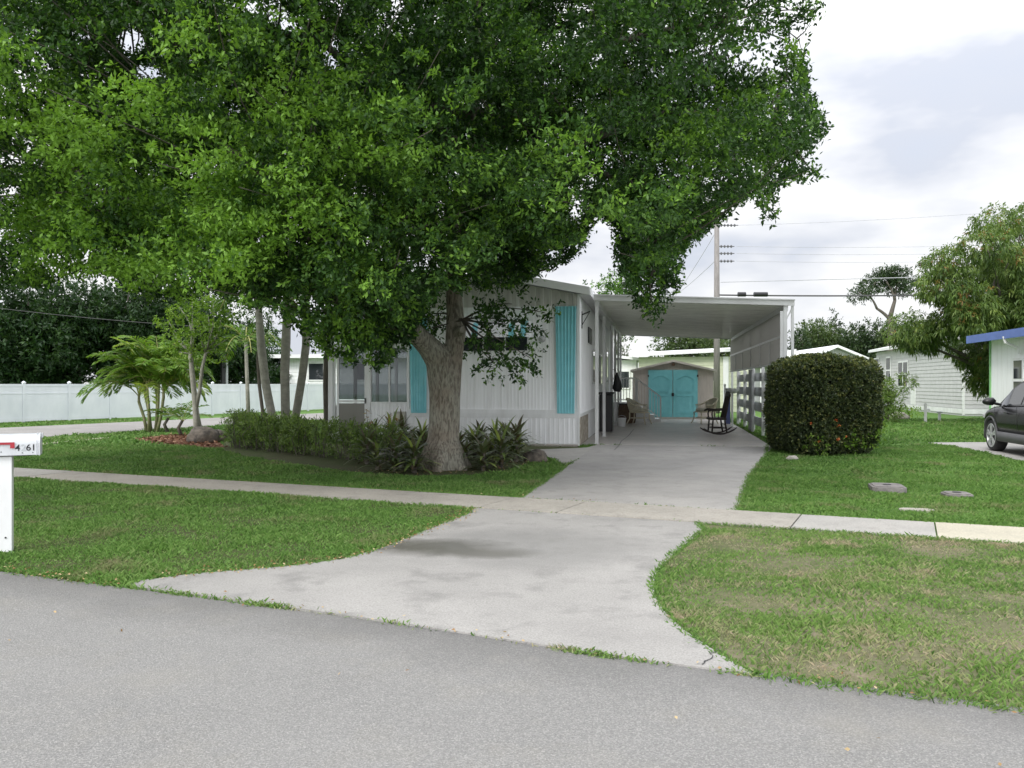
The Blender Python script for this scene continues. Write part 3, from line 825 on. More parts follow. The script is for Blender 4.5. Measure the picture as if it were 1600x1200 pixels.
MB().box(dx0 + .062, dx1 - .062, FY + .015, FY + .02, zm + .05, 2.328).build('pane', M['glass_open'], dr, FH)
MB().box(dx0 + .062, dx1 - .062, FY + .012, FY + .018, .272, zm - .05).build('lower_panel', M['screen'], dr, FH)
MB().box(dx1 - .045, dx1 - .02, FY - .04, FY - .001, 1.0, 1.14).build('handle', M['dark'], dr, FH)
MB().box(dx1 + .003, dx1 + .09, FY - .01, FY + .08, .05, 2.55).build('porch_post', M['white'], home, FH)
px0, px1 = dx1 + .092, HL - .016
zs = zy(628, -5, .25)
MB().corr(px0, px1, .05, zs - .04, FY + .02, .105, .012).box(px0, px1, FY + .03, FY + .06, .05, zs - .045).build('porch_siding', M['siding'], home, FH)
MB().box(px0, px1, FY - .02, FY + .07, zs - .038, zs).box(px0, px1, FY - .01, FY + .07, 2.42, 2.55).box(px0 + .001, px0 + .03, FY, FY + .05, zs, 2.419).box(px1 - .03, px1, FY, FY + .05, zs, 2.419).box(sx(607, FY), sx(607, FY) + .045, FY, FY + .05, zs, 2.419).build('porch_window_frame', M['white'], home, FH)
MB().box(px0 + .031, px1 - .031, FY + .02, FY + .026, zs + .001, 2.418).build('pane', M['glass_open'], home, FH)
MB().box(dx0, dx1, FY, FY + .05, 2.425, 2.55).build('porch_header', M['white'], home, FH)
MB().box(SL_ - .2, HL - .05, FY - .25, 7.6, 2.63, 2.72).box(SL_ - .22, HL - .04, FY - .28, FY - .251, 2.60, 2.76).build('porch_roof', M['roofwhite'], home, FH)
for tt in (2.0, 3.8, 5.6, 7.3):
    MB().box(SL_, SL_ + .08, tt, tt + .08, .16, 2.62).build('porch_post', M['white'], home, FH)
MB().box(SL_, SL_ + .03, .36, 7.38, .16, .95).build('porch_knee_wall', M['siding'], home, FH)
MB().box(SL_ + .09, HL - .1, 7.42, 7.46, .16, 1.0).build('porch_rear_wall', M['siding'], home, FH)
MB().beam((SL_ + 1.2, 3.6, .9), (HL - .2, 3.6, 1.55), .05, .07).box(SL_ + 1.2, SL_ + 1.26, 3.57, 3.63, .16, 1.5).build('porch_handrail', M['white'], home, FH)
# electric box on the porch siding
ex0, ex1 = sx(617, FY), sx(635, FY)
b = MB().box(ex0, ex1, FY - .10, FY + .005, .42, .80).build('utility_box', pm('beige_box', (.42, .41, .36), rough=.6), home, FH, bevel=.008)
MB().box(ex0 + .03, ex1 - .03, FY - .108, FY - .101, .47, .75).box((ex0 + ex1) / 2 - .04, (ex0 + ex1) / 2 + .02, FY - .115, FY - .1085, .60, .66).build('cover', M['cushion'], b, FH)
# stone step edging in front
for i, (a, b_) in enumerate(((832, 852), (854, 876), (878, 903))):
    q = MB(); x0, x1 = sx(a, -.12), sx(b_, -.12)
    q.box(x0, x1, -.34, -.16, -.02, .055)
    o = q.build('edging_stone', M['walk'], bevel=.012); o.matrix_world = FH
    tag(o, ['pale edging block nearest the bromeliads at the foot of the white skirting', 'middle pale edging block at the foot of the white skirting', 'pale edging block nearest the house corner and carport'][i], 'edging stone', 'edging blocks along the skirting')

# ------------------------------------------------------------------ carport
RX = 4.81
cpn = thing('carport', 'white flat roofed carport with shade cloth side attached to mobile home', 'carport', tuple(FH @ Vector((2.6, 7, 0))), -TH)
CZL, CZR, C0, C1 = 3.56, 3.35, .42, 14.0
def cz(x): return CZL + (CZR - CZL) * (x - .33) / (5.0 - .33)
mb = MB()
mb.extr([(.33, cz(.33) + .05), (5.0, cz(5.0) + .05), (5.0, cz(5.0) + .10), (.33, cz(.33) + .10)], 'y', C0 + .05, C1)
rf = mb.build('carport_roof', M['roofwhite'], cpn, FH)
mb = MB(); t = C0 + .06                       # pan ceiling with small steps
while t < C1 - .05:
    for a, b, dz in ((0, .27, 0), (.27, .30, -.03)):
        e0, e1 = t + a, min(t + b, C1 - .01)
        if e1 > e0: mb.extr([(.40, cz(.40) + .02 + dz), (4.94, cz(4.94) + .02 + dz), (4.94, cz(4.94) + .048), (.40, cz(.40) + .048)], 'y', e0, e1 - .001)
    t += .30
mb.build('ceiling_pan', M['ceiling'], rf, FH)
mb = MB().extr([(.31, cz(.31)), (5.04, cz(5.04)), (5.04, cz(5.04) + .135), (.31, cz(.31) + .135)], 'y', C0, C0 + .045)
mb.extr([(.31, cz(.31) + .12), (5.05, cz(5.05) + .12), (5.05, cz(5.05) + .15), (.31, cz(.31) + .15)], 'y', C0 - .03, C0 - .001)
mb.build('front_gutter', M['carport_white'], cpn, FH)
MB().extr([(.33, cz(.33) - .05), (5.0, cz(5.0) - .05), (5.0, cz(5.0) + .12), (.33, cz(.33) + .12)], 'y', C1 + .005, C1 + .05).build('rear_beam', M['carport_white'], cpn, FH)
MB().box(.34, .44, C0 + .05, C1, cz(.4) - .13, cz(.4) + .015).build('side_beam', M['carport_white'], cpn, FH)
MB().box(4.80, 4.90, C0 + .05, C1, cz(4.8) - .13, cz(4.8) + .015).build('side_beam', M['carport_white'], cpn, FH)
for tt in (.49, 3.3, 7.1, 9.6, 11.8, 13.9):
    MB().box(.35, .43, tt - .04, tt + .04, .02, cz(.4) - .132).box(.33, .45, tt - .06, tt + .06, .02, .045).build('post', M['carport_white'], cpn, FH)
for tt in (.49, 2.5, 4.5, 6.9, 9.3, 11.6, 13.9):
    MB().box(4.80, 4.88, tt - .04, tt + .04, .02, cz(4.8) - .132).build('post', M['carport_white'], cpn, FH)
MB().box(4.98, 5.04, .50, .56, .02, cz(5.0) - .002).beam((4.88, .52, 3.05), (4.99, .52, 3.28), .03, .03).build('downspout', M['carport_white'], cpn, FH)
MB().box(4.72, 4.795, .45, .53, .02, cz(4.8) - .132).build('post', M['carport_white'], cpn, FH)
sh = MB().box(4.765, 4.785, .56, 13.85, 2.02, cz(4.8) - .14).build('shade_screen', M['mesh'], cpn, FH)
mb = MB().box(4.745, 4.763, .56, 13.85, 2.60, 2.66).box(4.74, 4.79, .56, 13.85, 1.97, 2.015)
for tt in (2.5, 4.5, 6.9, 9.3, 11.6): mb.box(4.745, 4.762, tt - .02, tt + .02, 2.02, 2.59)
mb.build('screen_batten', M['carport_white'], sh, FH)

# grey board fence along the outer side
bf = thing('board_fence', 'grey fence of wide horizontal boards along outer side of carport', 'fence', tuple(FH @ Vector((5.0, 5, 0))), -TH)
for z0, z1 in ((1.58, 1.84), (1.12, 1.40), (.66, .94), (.22, .48)):
    MB().box(4.91, 4.935, .8, 12.8, z0, z1).build('board', M['board'], bf, FH)
for tt in (1.5, 3.5, 5.6, 8.0, 10.3, 12.6):
    MB().box(4.94, 5.03, tt - .05, tt + .05, 0, 1.95).build('post', M['carport_white' if tt > 5 else 'board'], bf, FH)
MB().box(4.70, 4.76, 6.0, 6.9, .05, 1.95).build('panel', M['board'], bf, FH)

# ------------------------------------------------------------------ things under the carport
def H(s, t, z=0): return tuple(FH @ Vector((s, t, z)))
# shed
TS = 15.3
c = sx(1052, TS); e0, e1 = sx(987, TS), sx(1117, TS); d0, d1 = sx(1013, TS), sx(1090, TS)
shed = thing('garden_shed', 'tan garden shed with turquoise double doors at carport rear', 'shed', H(c, TS + 1.5), -TH)
pk, ev, dt = zy(566, c, TS), zy(580, c, TS), zy(578, c, TS)
MB().extr([(e0 + .06, 0), (e1 - .06, 0), (e1 - .06, ev), (c, pk), (e0 + .06, ev)], 'y', TS, TS + 3.0).build('shed_wall', M['shedwall'], shed, FH)
MB().extr([(e0 - .05, ev - .03), (c, pk + .01), (e1 + .05, ev - .03), (e1 + .05, ev + .06), (c, pk + .10), (e0 - .05, ev + .06)], 'y', TS - .18, TS + 3.2).build('shed_roof', M['shedtrim'], shed, FH)
mid = (d0 + d1) / 2; dt = min(dt, ev + .10)
for a, b, hs in ((d0, mid - .012, 1), (mid + .012, d1, -1)):
    d = MB().box(a, b, TS - .05, TS - .005, .10, dt).build('shed_door', M['turq'], shed, FH, bevel=.004)
    mb = MB(); q = .16
    for z0, z1 in ((.28, dt * .48), (dt * .56, dt - .42)):
        for aa in ((a + q, a + q + .025, z0, z1), (b - q - .025, b - q, z0, z1)): mb.box(aa[0], aa[1], TS - .068, TS - .051, aa[2], aa[3])
        mb.box(a + q + .026, b - q - .026, TS - .068, TS - .051, z0, z0 + .025)
    arc = [(a + q + (b - a - 2 * q) * i / 10, TS - .06, dt - .42 + .16 * math.sin(math.pi * i / 10)) for i in range(11)]
    mb.tube(arc, .009, 6)
    arc = [(a + q + (b - a - 2 * q) * i / 10, TS - .06, dt * .48 + .02 - .05 * math.sin(math.pi * i / 10)) for i in range(11)]
    mb.tube(arc, .009, 6)
    mb.build('door_moulding', M['turq'], d, FH)
    for hz in (.4, dt - .3):
        xx = a - .03 if hs > 0 else b - .03
        MB().box(xx, xx + .06, TS - .075, TS - .052, hz, hz + .09).build('hinge', M['dark'], d, FH)
MB().box(mid - .05, mid + .05, TS - .10, TS - .070, .98, 1.12).build('lock', M['black'], shed, FH, bevel=.01)
MB().tube([(c, TS - .20, pk - .10), (c, TS - .03, pk - .06)], [.07, .05], 10).build('shed_lamp', M['brown'], shed, FH)
MB().box(d0 - .1, d1 + .1, TS - .4, TS - .01, .02, .085).build('threshold', M['shedtrim'], shed, FH)

# rocking chair
def rocker():
    t = thing('rocking_chair', 'dark wooden rocking chair facing the driveway beside the grey board fence', 'rocking chair')
    m = M['wood_dark']
    for sd in (-.27, .27):
        pts = [(-.48 + i * .105, sd, .035 + .16 * ((-.48 + i * .105 - .02) / .52) ** 2) for i in range(11)]
        MB().tube(pts, [.016] + [.024] * 9 + [.016], 8).build('rocker', m, t, smooth=True)
        MB().tube([(-.22, sd, .06), (-.20, sd, .25), (-.18, sd, .44)], [.023, .030, .022], 8).build('leg', m, t, smooth=True)
        MB().tube([(.26, sd, .05), (.22, sd, .25), (.19, sd, .44)], [.023, .030, .022], 8).build('leg', m, t, smooth=True)
        MB().tube([(-.20, sd, .46), (-.22, sd, .58), (-.20, sd, .69)], [.016, .024, .016], 8).build('arm_post', m, t, smooth=True)
        MB().tube([(-.02, sd, .46), (-.02, sd, .69)], .013, 8).build('arm_post', m, t, smooth=True)
        MB().tube([(-.34, sd * 1.08, .665), (-.25, sd * 1.06, .705), (0, sd, .695), (.24, sd * .95, .72)], [.022, .034, .026, .022], 8).build('arm', m, t, smooth=True)
        MB().tube([(.19, sd * .9, .44), (.27, sd * .9, .75), (.36, sd * .9, 1.12)], [.030, .030, .024], 8).build('back_post', m, t, smooth=True)
    for z in (.2, .3):
        [MB().tube([(q_, -.27, z), (q_, .27, z)], .014, 6).build('stretcher', m, t) for q_ in (-.20, .22)]
    [MB().tube([(-.2, q_, .2), (.22, q_, .2)], .014, 6).build('stretcher', m, t) for q_ in (-.27, .27)]
    MB().box(-.27, .24, -.30, .30, .42, .485).build('seat', m, t, bevel=.012)
    for k in range(7):
        y = -.19 + k * .063
        MB().tube([(.20, y, .47), (.275, y, .78), (.352, y, 1.08)], .014, 6).build('spindle', m, t)
    mb = MB()
    mb.extr([(-.29, 1.06), (.29, 1.06), (.30, 1.13), (.18, 1.20), (.0, 1.22), (-.18, 1.20), (-.30, 1.13)], 'x', .345, .378)
    mb.build('crest_rail', m, t, bevel=.006)
    return t
rk = rocker()
gx, gy = gp(1120, 680.5)
rk.location = (gx, gy, .024); rk.rotation_euler = (0, 0, R(-2)); rk.scale = (.90, 1.0, 1.04)

def wicker(label):
    t = thing('wicker_chair', label, 'wicker chair', group='pale wicker chairs under the carport')
    m = M['wicker']
    for x, y, ox, oy in ((-.24, -.24, -.08, -.06), (.24, -.24, .08, -.06), (-.22, .24, -.06, .08), (.22, .24, .06, .08)):
        MB().tube([(x + ox, y + oy, 0), (x, y, .2), (x, y, .42)], [.018, .02, .02], 8).build('leg', m, t, smooth=True)
    ring = [(.26 * math.cos(a), .26 * math.sin(a), .22) for a in np.linspace(0, 2 * math.pi, 17)]
    MB().tube(ring, .012, 6).build('stretcher', m, t)
    ring = [(.29 * math.cos(a), .29 * math.sin(a), .42) for a in np.linspace(0, 2 * math.pi, 25)]
    MB().tube(ring, .022, 8).build('seat_frame', m, t)
    pr = [(.02, .43), (.25, .43), (.28, .47), (.27, .52), (.18, .545), (.02, .55)]
    mb = MB(); nsd = 20
    for r_, z in pr:
        for k in range(nsd): mb.v.append((r_ * math.cos(2 * math.pi * k / nsd), r_ * math.sin(2 * math.pi * k / nsd), z))
    for i in range(len(pr) - 1):
        for k in range(nsd): mb.f.append((i * nsd + k, i * nsd + (k + 1) % nsd, (i + 1) * nsd + (k + 1) % nsd, (i + 1) * nsd + k))
    mb.f.append(tuple(range(5 * nsd, 6 * nsd)))
    mb.build('seat_cushion', M['cushion'], t, smooth=True)
    # barrel back: open towards -y, rim sweeping from arms to back
    def rim(a):
        h = .66 + .24 * max(0, math.sin(a)) ** 1.5
        r_ = .36 + .04 * max(0, math.sin(a))
        return (r_ * math.cos(a), r_ * math.sin(a), h)
    A = np.linspace(-.35, math.pi + .35, 25)
    MB().tube([rim(a) for a in A], .026, 8).build('back_rim', m, t, smooth=True)
    mb = MB()
    for a in np.linspace(-.35, math.pi + .35, 34):
        x, y, z = rim(a)
        mb.tube([(.29 * math.cos(a), .29 * math.sin(a), .42), ((.31 * math.cos(a) + x) / 2, (.31 * math.sin(a) + y) / 2, (.42 + z) / 2), (x, y, z)], .008, 5)
    mb.build('back_canes', m, t)
    mb = MB(); A = np.linspace(.6, math.pi - .6, 12)
    for a in A: x, y, z = rim(a); mb.v += [(x * .86, y * .86, .54), (x * .90, y * .90, z - .02)]
    for i in range(11): mb.f.append((2 * i, 2 * i + 1, 2 * i + 3, 2 * i + 2))
    mb.build('back_cushion', M['cushion'], t, smooth=True)
    return t
w1 = wicker('pale wicker chair with cushion left of the turquoise shed doors')
gx, gy = gp(999, 664); w1.location = (gx, gy, .026); w1.rotation_euler = (0, 0, R(62)); w1.scale = (1.18, 1.18, 1.05)
gx, gy = gp(1101, 663); w2 = dup(w1, (gx, gy, .026), R(-75), 'pale wicker chair behind the rocking chair right of the shed doors')
# brown wicker basket stool behind the left chair
b = thing('wicker_stool', 'brown woven basket stool in the corner behind the left wicker chair', 'stool', H(.75, 11.2, .026), 0)
mb = MB().tube([(0, 0, 0), (0, 0, .15), (0, 0, .55), (0, 0, .7)], [.30, .34, .33, .30], 18).build('basket_body', M['brown'], b)
MB().tube([(0, 0, .702), (0, 0, .74)], [.34, .33], 18).build('lid', M['dark'], b)
# white bucket
b = thing('bucket', 'small white plastic bucket on the floor by the second carport post', 'bucket', H(.66, 8.6, .026))
MB().tube([(0, 0, 0), (0, 0, .28)], [.12, .15], 18).tube([(0, 0, .281), (0, 0, .30)], [.158, .158], 18).build('bucket_body', M['white'], b)
MB().tube([(-.15, 0, .29), (-.11, 0, .36), (0, 0, .39), (.11, 0, .36), (.15, 0, .29)], .006, 6).build('handle', M['steel'], b)
# dark bag hanging on a post
b = thing('hanging_bag', 'dark cloth bag hanging from a hook on a carport post', 'bag', H(.56, 7.1, 1.25))
MB().tube([(0, 0, .62), (0, 0, .5), (.02, 0, .3), (.02, 0, .1), (0, 0, 0)], [.03, .07, .13, .16, .09], 12).build('bag_body', M['dark'], b, smooth=True)
MB().tube([(-.13, 0, .72), (-.03, 0, .70), (0, 0, .6)], .01, 6).build('strap', M['black'], b)
# tall dark bin by the wall
b = thing('storage_bin', 'tall black storage bin standing against the house wall', 'bin', H(.30, 5.9, .026), -TH)
MB().box(-.2, .2, -.35, .35, 0, 1.15).build('bin_body', M['black'], b, bevel=.03)
MB().box(-.23, .23, -.38, .38, 1.152, 1.22).build('lid', M['dark'], b, bevel=.02)
# stairs and railing at the rear of the house
st = thing('entry_steps', 'white entry steps with sloping handrail at the rear side door', 'steps', H(.6, 11.8), -TH)
MB().box(.02, 1.05, 12.4, 13.5, .02, .78).build('landing', M['white'], st, FH)
for k in range(4): MB().box(1.06 + k * .24, 1.29 + k * .24, 12.45, 13.45, .02, .62 - k * .16).build('step', M['white'], st, FH)
def railing(p0, p1, z0, z1, n):
    mb = MB()
    mb.beam((p0[0], p0[1], z0 + .95), (p1[0], p1[1], z1 + .95), .05, .05).beam((p0[0], p0[1], z0 + .10), (p1[0], p1[1], z1 + .10), .04, .04)
    for i in range(n + 1):
        u = i / n; x = p0[0] + (p1[0] - p0[0]) * u; y = p0[1] + (p1[1] - p0[1]) * u; z = z0 + (z1 - z0) * u
        w_ = .03 if i in (0, n) else .012
        mb.box(x - w_, x + w_, y - w_, y + w_, z + (.0 if i in (0, n) else .12), z + .925)
    mb.build('railing', M['white'], st, FH)
railing((.1, 12.36), (1.05, 12.36), .78, .78, 8)
railing((1.10, 12.36), (2.0, 12.36), .74, .05, 8)
# blue board at the far right post
b = thing('leaning_panel', 'narrow dark blue board standing behind the rocking chair by the fence', 'board', H(4.45, 11.2), -TH)
MB().box(-.08, .08, -.02, .02, .026, 1.35).build('board_face', M['paleblue'], b)
MB().box(-.15, -.082, -.03, .03, .026, 1.5).build('frame', M['white'], b)
# white planter on a stand
b = thing('plant_stand', 'white basin on a stand at the board fence behind the rocking chair', 'stand', H(4.40, 9.0, .026))
MB().tube([(0, 0, 0), (0, 0, 1.15)], [.03, .03], 8).tube([(0, 0, 0), (0, 0, .03)], .16, 14).build('stand', M['white'], b)
MB().tube([(0, 0, 1.15), (0, 0, 1.22), (0, 0, 1.32)], [.10, .20, .26], 16).build('basin', M['white'], b)
# ------------------------------------------------------------------ white vinyl fence on the left
FP = [gp(-420, 683), gp(0, 662.5), gp(225, 653.5), gp(400, 646), gp(510, 640.5), gp(640, 636)]
fen = thing('vinyl_fence', 'long white vinyl privacy fence along the far side of the cross street', 'fence', (FP[2][0], FP[2][1], 0))
FHt = 1.50
def fence_run():
    segs = []; L = 0
    for a, b in zip(FP[:-1], FP[1:]):
        a, b = Vector(a), Vector(b); l = (b - a).length; segs.append((L, L + l, a, b)); L += l
    def P(u):
        for u0, u1, a, b in segs:
            if u <= u1 + 1e-6: return a.lerp(b, (u - u0) / (u1 - u0))
        return segs[-1][3]
    n = int(L / 1.75)
    for i in range(n + 1):
        q = P(L * i / n)
        r = P(min(L, L * i / n + .3)) - P(max(0, L * i / n - .3)); MB().box(q.x - .055, q.x + .055, q.y - .035, q.y + .035, 0, FHt + .06, rz=math.atan2(r.y, r.x), piv=(q.x, q.y, 0)).add([(q.x - .065, q.y - .065, FHt + .06), (q.x + .065, q.y - .065, FHt + .06), (q.x + .065, q.y + .065, FHt + .06), (q.x - .065, q.y + .065, FHt + .06), (q.x, q.y, FHt + .12)], [(0, 1, 2, 3), (0, 4, 1), (1, 4, 2), (2, 4, 3), (3, 4, 0)]).build('post', M['vinyl'], fen, WI)
        if i < n:
            r = P(L * (i + 1) / n); d = (r - q).normalized(); a, b = q + d * .062, r - d * .062
            MB().beam((a.x, a.y, .765), (b.x, b.y, .765), .025, 1.29).beam((a.x, a.y, FHt - .045), (b.x, b.y, FHt - .045), .05, .09).beam((a.x, a.y, FHt - .36), (b.x, b.y, FHt - .36), .045, .05).beam((a.x, a.y, .13), (b.x, b.y, .13), .05, .14).build('panel', M['vinyl'], fen, WI)
fence_run()

# ------------------------------------------------------------------ mailbox
my = 7.08
mxx = -4.485
mbx = thing('mailbox', 'white metal mailbox with red flag on white post', 'mailbox', (mxx, my, 0))
MB().box(mxx - .058, mxx + .058, my - .058, my + .058, 0, .862).build('post', M['white'], mbx, WI, bevel=.006)
MB().tube([(mxx + .01, my - .059, .15), (mxx + .01, my - .064, .15)], .008, 8).build('screw', M['dark'], mbx, WI)
MB().box(mxx - .2, mxx + .2, my - .05, my + .05, .863, .868).build('mounting_plate', M['dark'], mbx, WI)
prof = [(-.085, 0), (.085, 0)] + [(.085 * math.cos(a), .105 + .085 * math.sin(a)) for a in np.linspace(0, math.pi, 13)]
x0, x1 = mxx - .22, mxx + .262
RZB = R(25)
def bx_(px):
    k = (px - 800) / FPX; c_, s_ = math.cos(RZB), math.sin(RZB)
    return mxx + (k * (my - .0855 * c_) - mxx - .0855 * s_) / (c_ - k * s_)
pf = [(my + a, .87 + b) for a, b in prof]
MB().extr(pf, 'x', x0, x1).build('box', M['steel'], mbx, WI, bevel=.003)
pf2 = [(my + a * 1.06, .87 + (b - .095) * 1.05 + .095) for a, b in prof]
dd = MB().extr(pf2, 'x', x1 + .001, x1 + .014).extr(pf2, 'x', x1 - .018, x1 - .0125).build('door', M['steel'], mbx, WI, bevel=.003)
MB().box(x1 + .015, x1 + .03, my - .02, my + .02, 1.02, 1.06).build('handle', M['steel'], dd, WI)
yf = my - .0855
fl = MB().box(mxx - .16, bx_(22), yf - .008, yf - .002, .968, .988).box(bx_(16), bx_(23), yf - .010, yf - .0085, .935, .988).tube([(mxx - .09, yf - .012, .978), (mxx - .09, yf - .001, .978)], .01, 8).build('flag', M['red'], mbx, WI)
MB().tube([(mxx - .02, yf - .003, .905), (mxx - .02, yf, .905)], .005, 6).tube([(mxx + .14, yf - .003, .893), (mxx + .14, yf, .893)], .005, 6).tube([(mxx + .22, yf - .003, .893), (mxx + .22, yf, .893)], .005, 6).build('rivet', M['dark'], mbx, WI)
for ch, px_, mt in (('4', 23.5, 'ink'), ('2', 32.5, 'ink_faded'), ('6', 40.5, 'ink'), ('1', 48.5, 'ink')):
    cu = bpy.data.curves.new('house_number', 'FONT'); cu.body = ch; cu.size = .078; cu.extrude = .0006; cu.offset = .0008
    tmp = bpy.data.objects.new('tmp', cu)
    me = bpy.data.meshes.new_from_object(tmp)
    bpy.data.objects.remove(tmp)
    me.transform(Matrix.Translation((bx_(px_), yf - .0025, .912)) @ Matrix.Rotation(R(90), 4, 'X'))
    me.transform(wmat(mbx).inverted())
    me.materials.append(M[mt])
    o = bpy.data.objects.new('house_number', me); COL.objects.link(o); o.parent = mbx

mbx.rotation_euler = (0, 0, RZB)
# ------------------------------------------------------------------ meter boxes in the lawn
def meter(px, py, w, d, h, rz, label, mat, kind='meter_box'):
    x, y = gp(px, py)
    t = thing(kind, label, 'meter box' if kind == 'meter_box' else 'slab', (x, y, 0), rz)
    a, b = w / 2, d / 2; c = .06
    oct_ = [(-a + c, -b), (a - c, -b), (a, -b + c), (a, b - c), (a - c, b), (-a + c, b), (-a, b - c), (-a, -b + c)]
    MB().prism(oct_, -.02, h).build('box_rim', mat, t, bevel=.008)
    if kind == 'meter_box':
        MB().prism([(x_ * .86, y_ * .86) for x_, y_ in oct_], h + .001, h + .012).build('lid', mat, t, bevel=.003)
        MB().tube([(0, 0, h + .0125), (0, 0, h + .02)], .055, 16).build('lid_hole', M['dark'], t)
M['meter'] = pm('old_concrete_box', (.23, .215, .205), (.15, .14, .135), rough=.9, scale=9, bump=.5)
meter(1386, 768, .44, .50, .085, R(-16), 'grey concrete utility box standing proud of the lawn', M['meter'])
meter(1495, 776, .34, .34, .045, R(-12), 'smaller flat grey utility box lid on the right in the grass', M['meter'])
meter(1432, 799, .38, .16, .03, R(-14), 'small pale concrete slab sunk in grass near the sidewalk', M['walk'], 'concrete_slab')

# ------------------------------------------------------------------ the car
def car(loc, rz):
    t = thing('parked_car', 'black compact sport utility car parked on the neighbour driveway', 'car', loc, rz)
    L0, L1 = -2.30, 2.10             # rear, front (front is +y)
    WF, WR, RW = 1.28, -1.36, .345
    def lerp(tab, y):
        for (a, va), (b, vb) in zip(tab[:-1], tab[1:]):
            if a <= y <= b: return va + (vb - va) * (y - a) / (b - a)
        return tab[-1][1] if y > tab[-1][0] else tab[0][1]
    topT = [(-2.30, .88), (-2.22, 1.02), (-1.9, 1.09), (-1.0, 1.07), (0, 1.03), (.85, 1.00), (1.3, .98), (1.75, .90), (2.0, .80), (2.10, .62)]
    hwT = [(-2.30, .72), (-2.15, .84), (-1.7, .895), (1.0, .90), (1.6, .885), (1.95, .78), (2.10, .62)]
    botT = [(-2.30, .42), (-2.1, .30), (-1.8, .26), (1.6, .24), (1.95, .26), (2.10, .36)]
    ys = sorted(set([round(y, 4) for y in np.linspace(L0, L1, 46)] + [round(c + r_, 4) for c in (WF, WR) for r_ in np.linspace(-.43, .43, 15)]))
    def arch(y, rr):
        z = 0
        for c in (WF, WR):
            if abs(y - c) < rr: z = max(z, .345 + math.sqrt(max(rr * rr - (y - c) ** 2, 0)))
        return z
    def loft(name, mat, fz, parent=t):
        mb = MB(); ring = None
        for i, y in enumerate(ys):
            pts = fz(y); m = len(pts)
            full = [(x, y, z) for x, z in pts] + [(-x, y, z) for x, z in pts[::-1]]
            mb.v += full
            m2 = len(full)
            if i:
                a = (i - 1) * m2; b = i * m2
                for k in range(m2): mb.f.append((a + k, a + (k + 1) % m2, b + (k + 1) % m2, b + k))
        mb.f.append(tuple(range(m2))); mb.f.append(tuple(range(len(mb.v) - 1, len(mb.v) - m2 - 1, -1)))
        return mb.build(name, mat, parent, smooth=True)
    def body(y):
        w, zt = lerp(hwT, y), lerp(topT, y)
        zb = max(.46, arch(y, .43)); zb = min(zb, zt - .1)
        return [(w * .6, zb), (w - .01, zb), (w, zb + (zt - zb) * .35), (w - .01, zb + (zt - zb) * .62), (w - .05, zt - .05), (w - .12, zt), (w * .5, zt + .03)]
    bd = loft('body', M['carpaint'], body)
    def clad(y):
        w = lerp(hwT, y) + .008; z0 = max(lerp(botT, y), arch(y, .375)); z1 = max(.458, arch(y, .428))
        if z1 - z0 < .02: z1 = z0 + .02
        return [(w * .55, z0), (w - .03, z0), (w, z0 + .02), (w, z1 - .002), (w - .05, z1 - .001)]
    loft('lower_cladding', M['clad'], clad)
    # cabin
    cab = [(-2.12, 1.06, .70, 1.08), (-1.85, 1.06, .80, 1.44), (-1.2, 1.05, .82, 1.56), (-.3, 1.03, .82, 1.60), (.25, 1.01, .82, 1.57), (.62, 1.0, .82, 1.40), (1.22, .99, .74, 1.01)]
    mb = MB(); m2 = 6
    for y, zb, w, zt in cab:
        wt = w - .20 * (zt - zb) / .55
        mb.v += [(w, y, zb), (wt, y, zt - .03), (wt * .8, y, zt), (-wt * .8, y, zt), (-wt, y, zt - .03), (-w, y, zb)]
    for i in range(len(cab) - 1):
        for k in range(m2): mb.f.append((i * m2 + k, i * m2 + (k + 1) % m2, (i + 1) * m2 + (k + 1) % m2, (i + 1) * m2 + k))
    mb.f.append(tuple(range(m2))); mb.f.append(tuple(range(len(mb.v) - 1, len(mb.v) - m2 - 1, -1)))
    mb.build('cabin', M['carpaint'], t, smooth=False)
    def sidept(y, u, off=.006):
        for (a, zb0, w0, zt0), (b, zb1, w1_, zt1) in zip(cab[:-1], cab[1:]):
            if a <= y <= b:
                k = (y - a) / (b - a); zb = zb0 + (zb1 - zb0) * k; w = w0 + (w1_ - w0) * k; zt = zt0 + (zt1 - zt0) * k
                wt = w - .20 * (zt - zb) / .55
                return (w + (wt - w) * u + off, zb + (zt - .03 - zb) * u)
    for sd in (1, -1):
        for y0, y1 in ((-1.72, -1.18), (-1.10, -.22), (-.14, .98)):
            mb = MB(); n = 8
            for i in range(n + 1):
                y = y0 + (y1 - y0) * i / n
                for u in (.06, .92):
                    x, z = sidept(y, u); mb.v.append((sd * x, y, z))
            for i in range(n): mb.f.append((2 * i, 2 * i + 1, 2 * i + 3, 2 * i + 2))
            mb.build('side_window', M['glass'], t, smooth=True)
        for y0 in (-.75, .35):
            MB().box(*sorted((sd * .895, sd * .925)), y0 - .1, y0 + .1, .86, .885).build('handle', M['carpaint'], t, bevel=.006)
        mr = MB().tube([(sd * .80, .92, 1.03), (sd * .95, .86, 1.06)], .03, 8).build('mirror', M['black'], t)
        b_ = MB().tube([(sd * .93, .90, 1.09), (sd * .95, .93, 1.10), (sd * 1.06, .92, 1.10), (sd * 1.15, .88, 1.09)], [.05, .085, .085, .045], 12).build('mirror_housing', M['black'], mr, smooth=True)
        MB().box(*sorted((sd * .62, sd * .80)), 1.86, 1.99, .70, .80).build('headlight', M['headlight'], t, bevel=.02)
        MB().box(*sorted((sd * .60, sd * .84)), -2.28, -2.12, .82, .98).build('taillight', M['taillight'], t, bevel=.02)
        mb = MB()
        for y in (-.18, .98): mb.box(*sorted((sd * .900, sd * .9035)), y - .004, y + .004, .5, 1.0)
        mb.build('door_seam', M['black'], t)
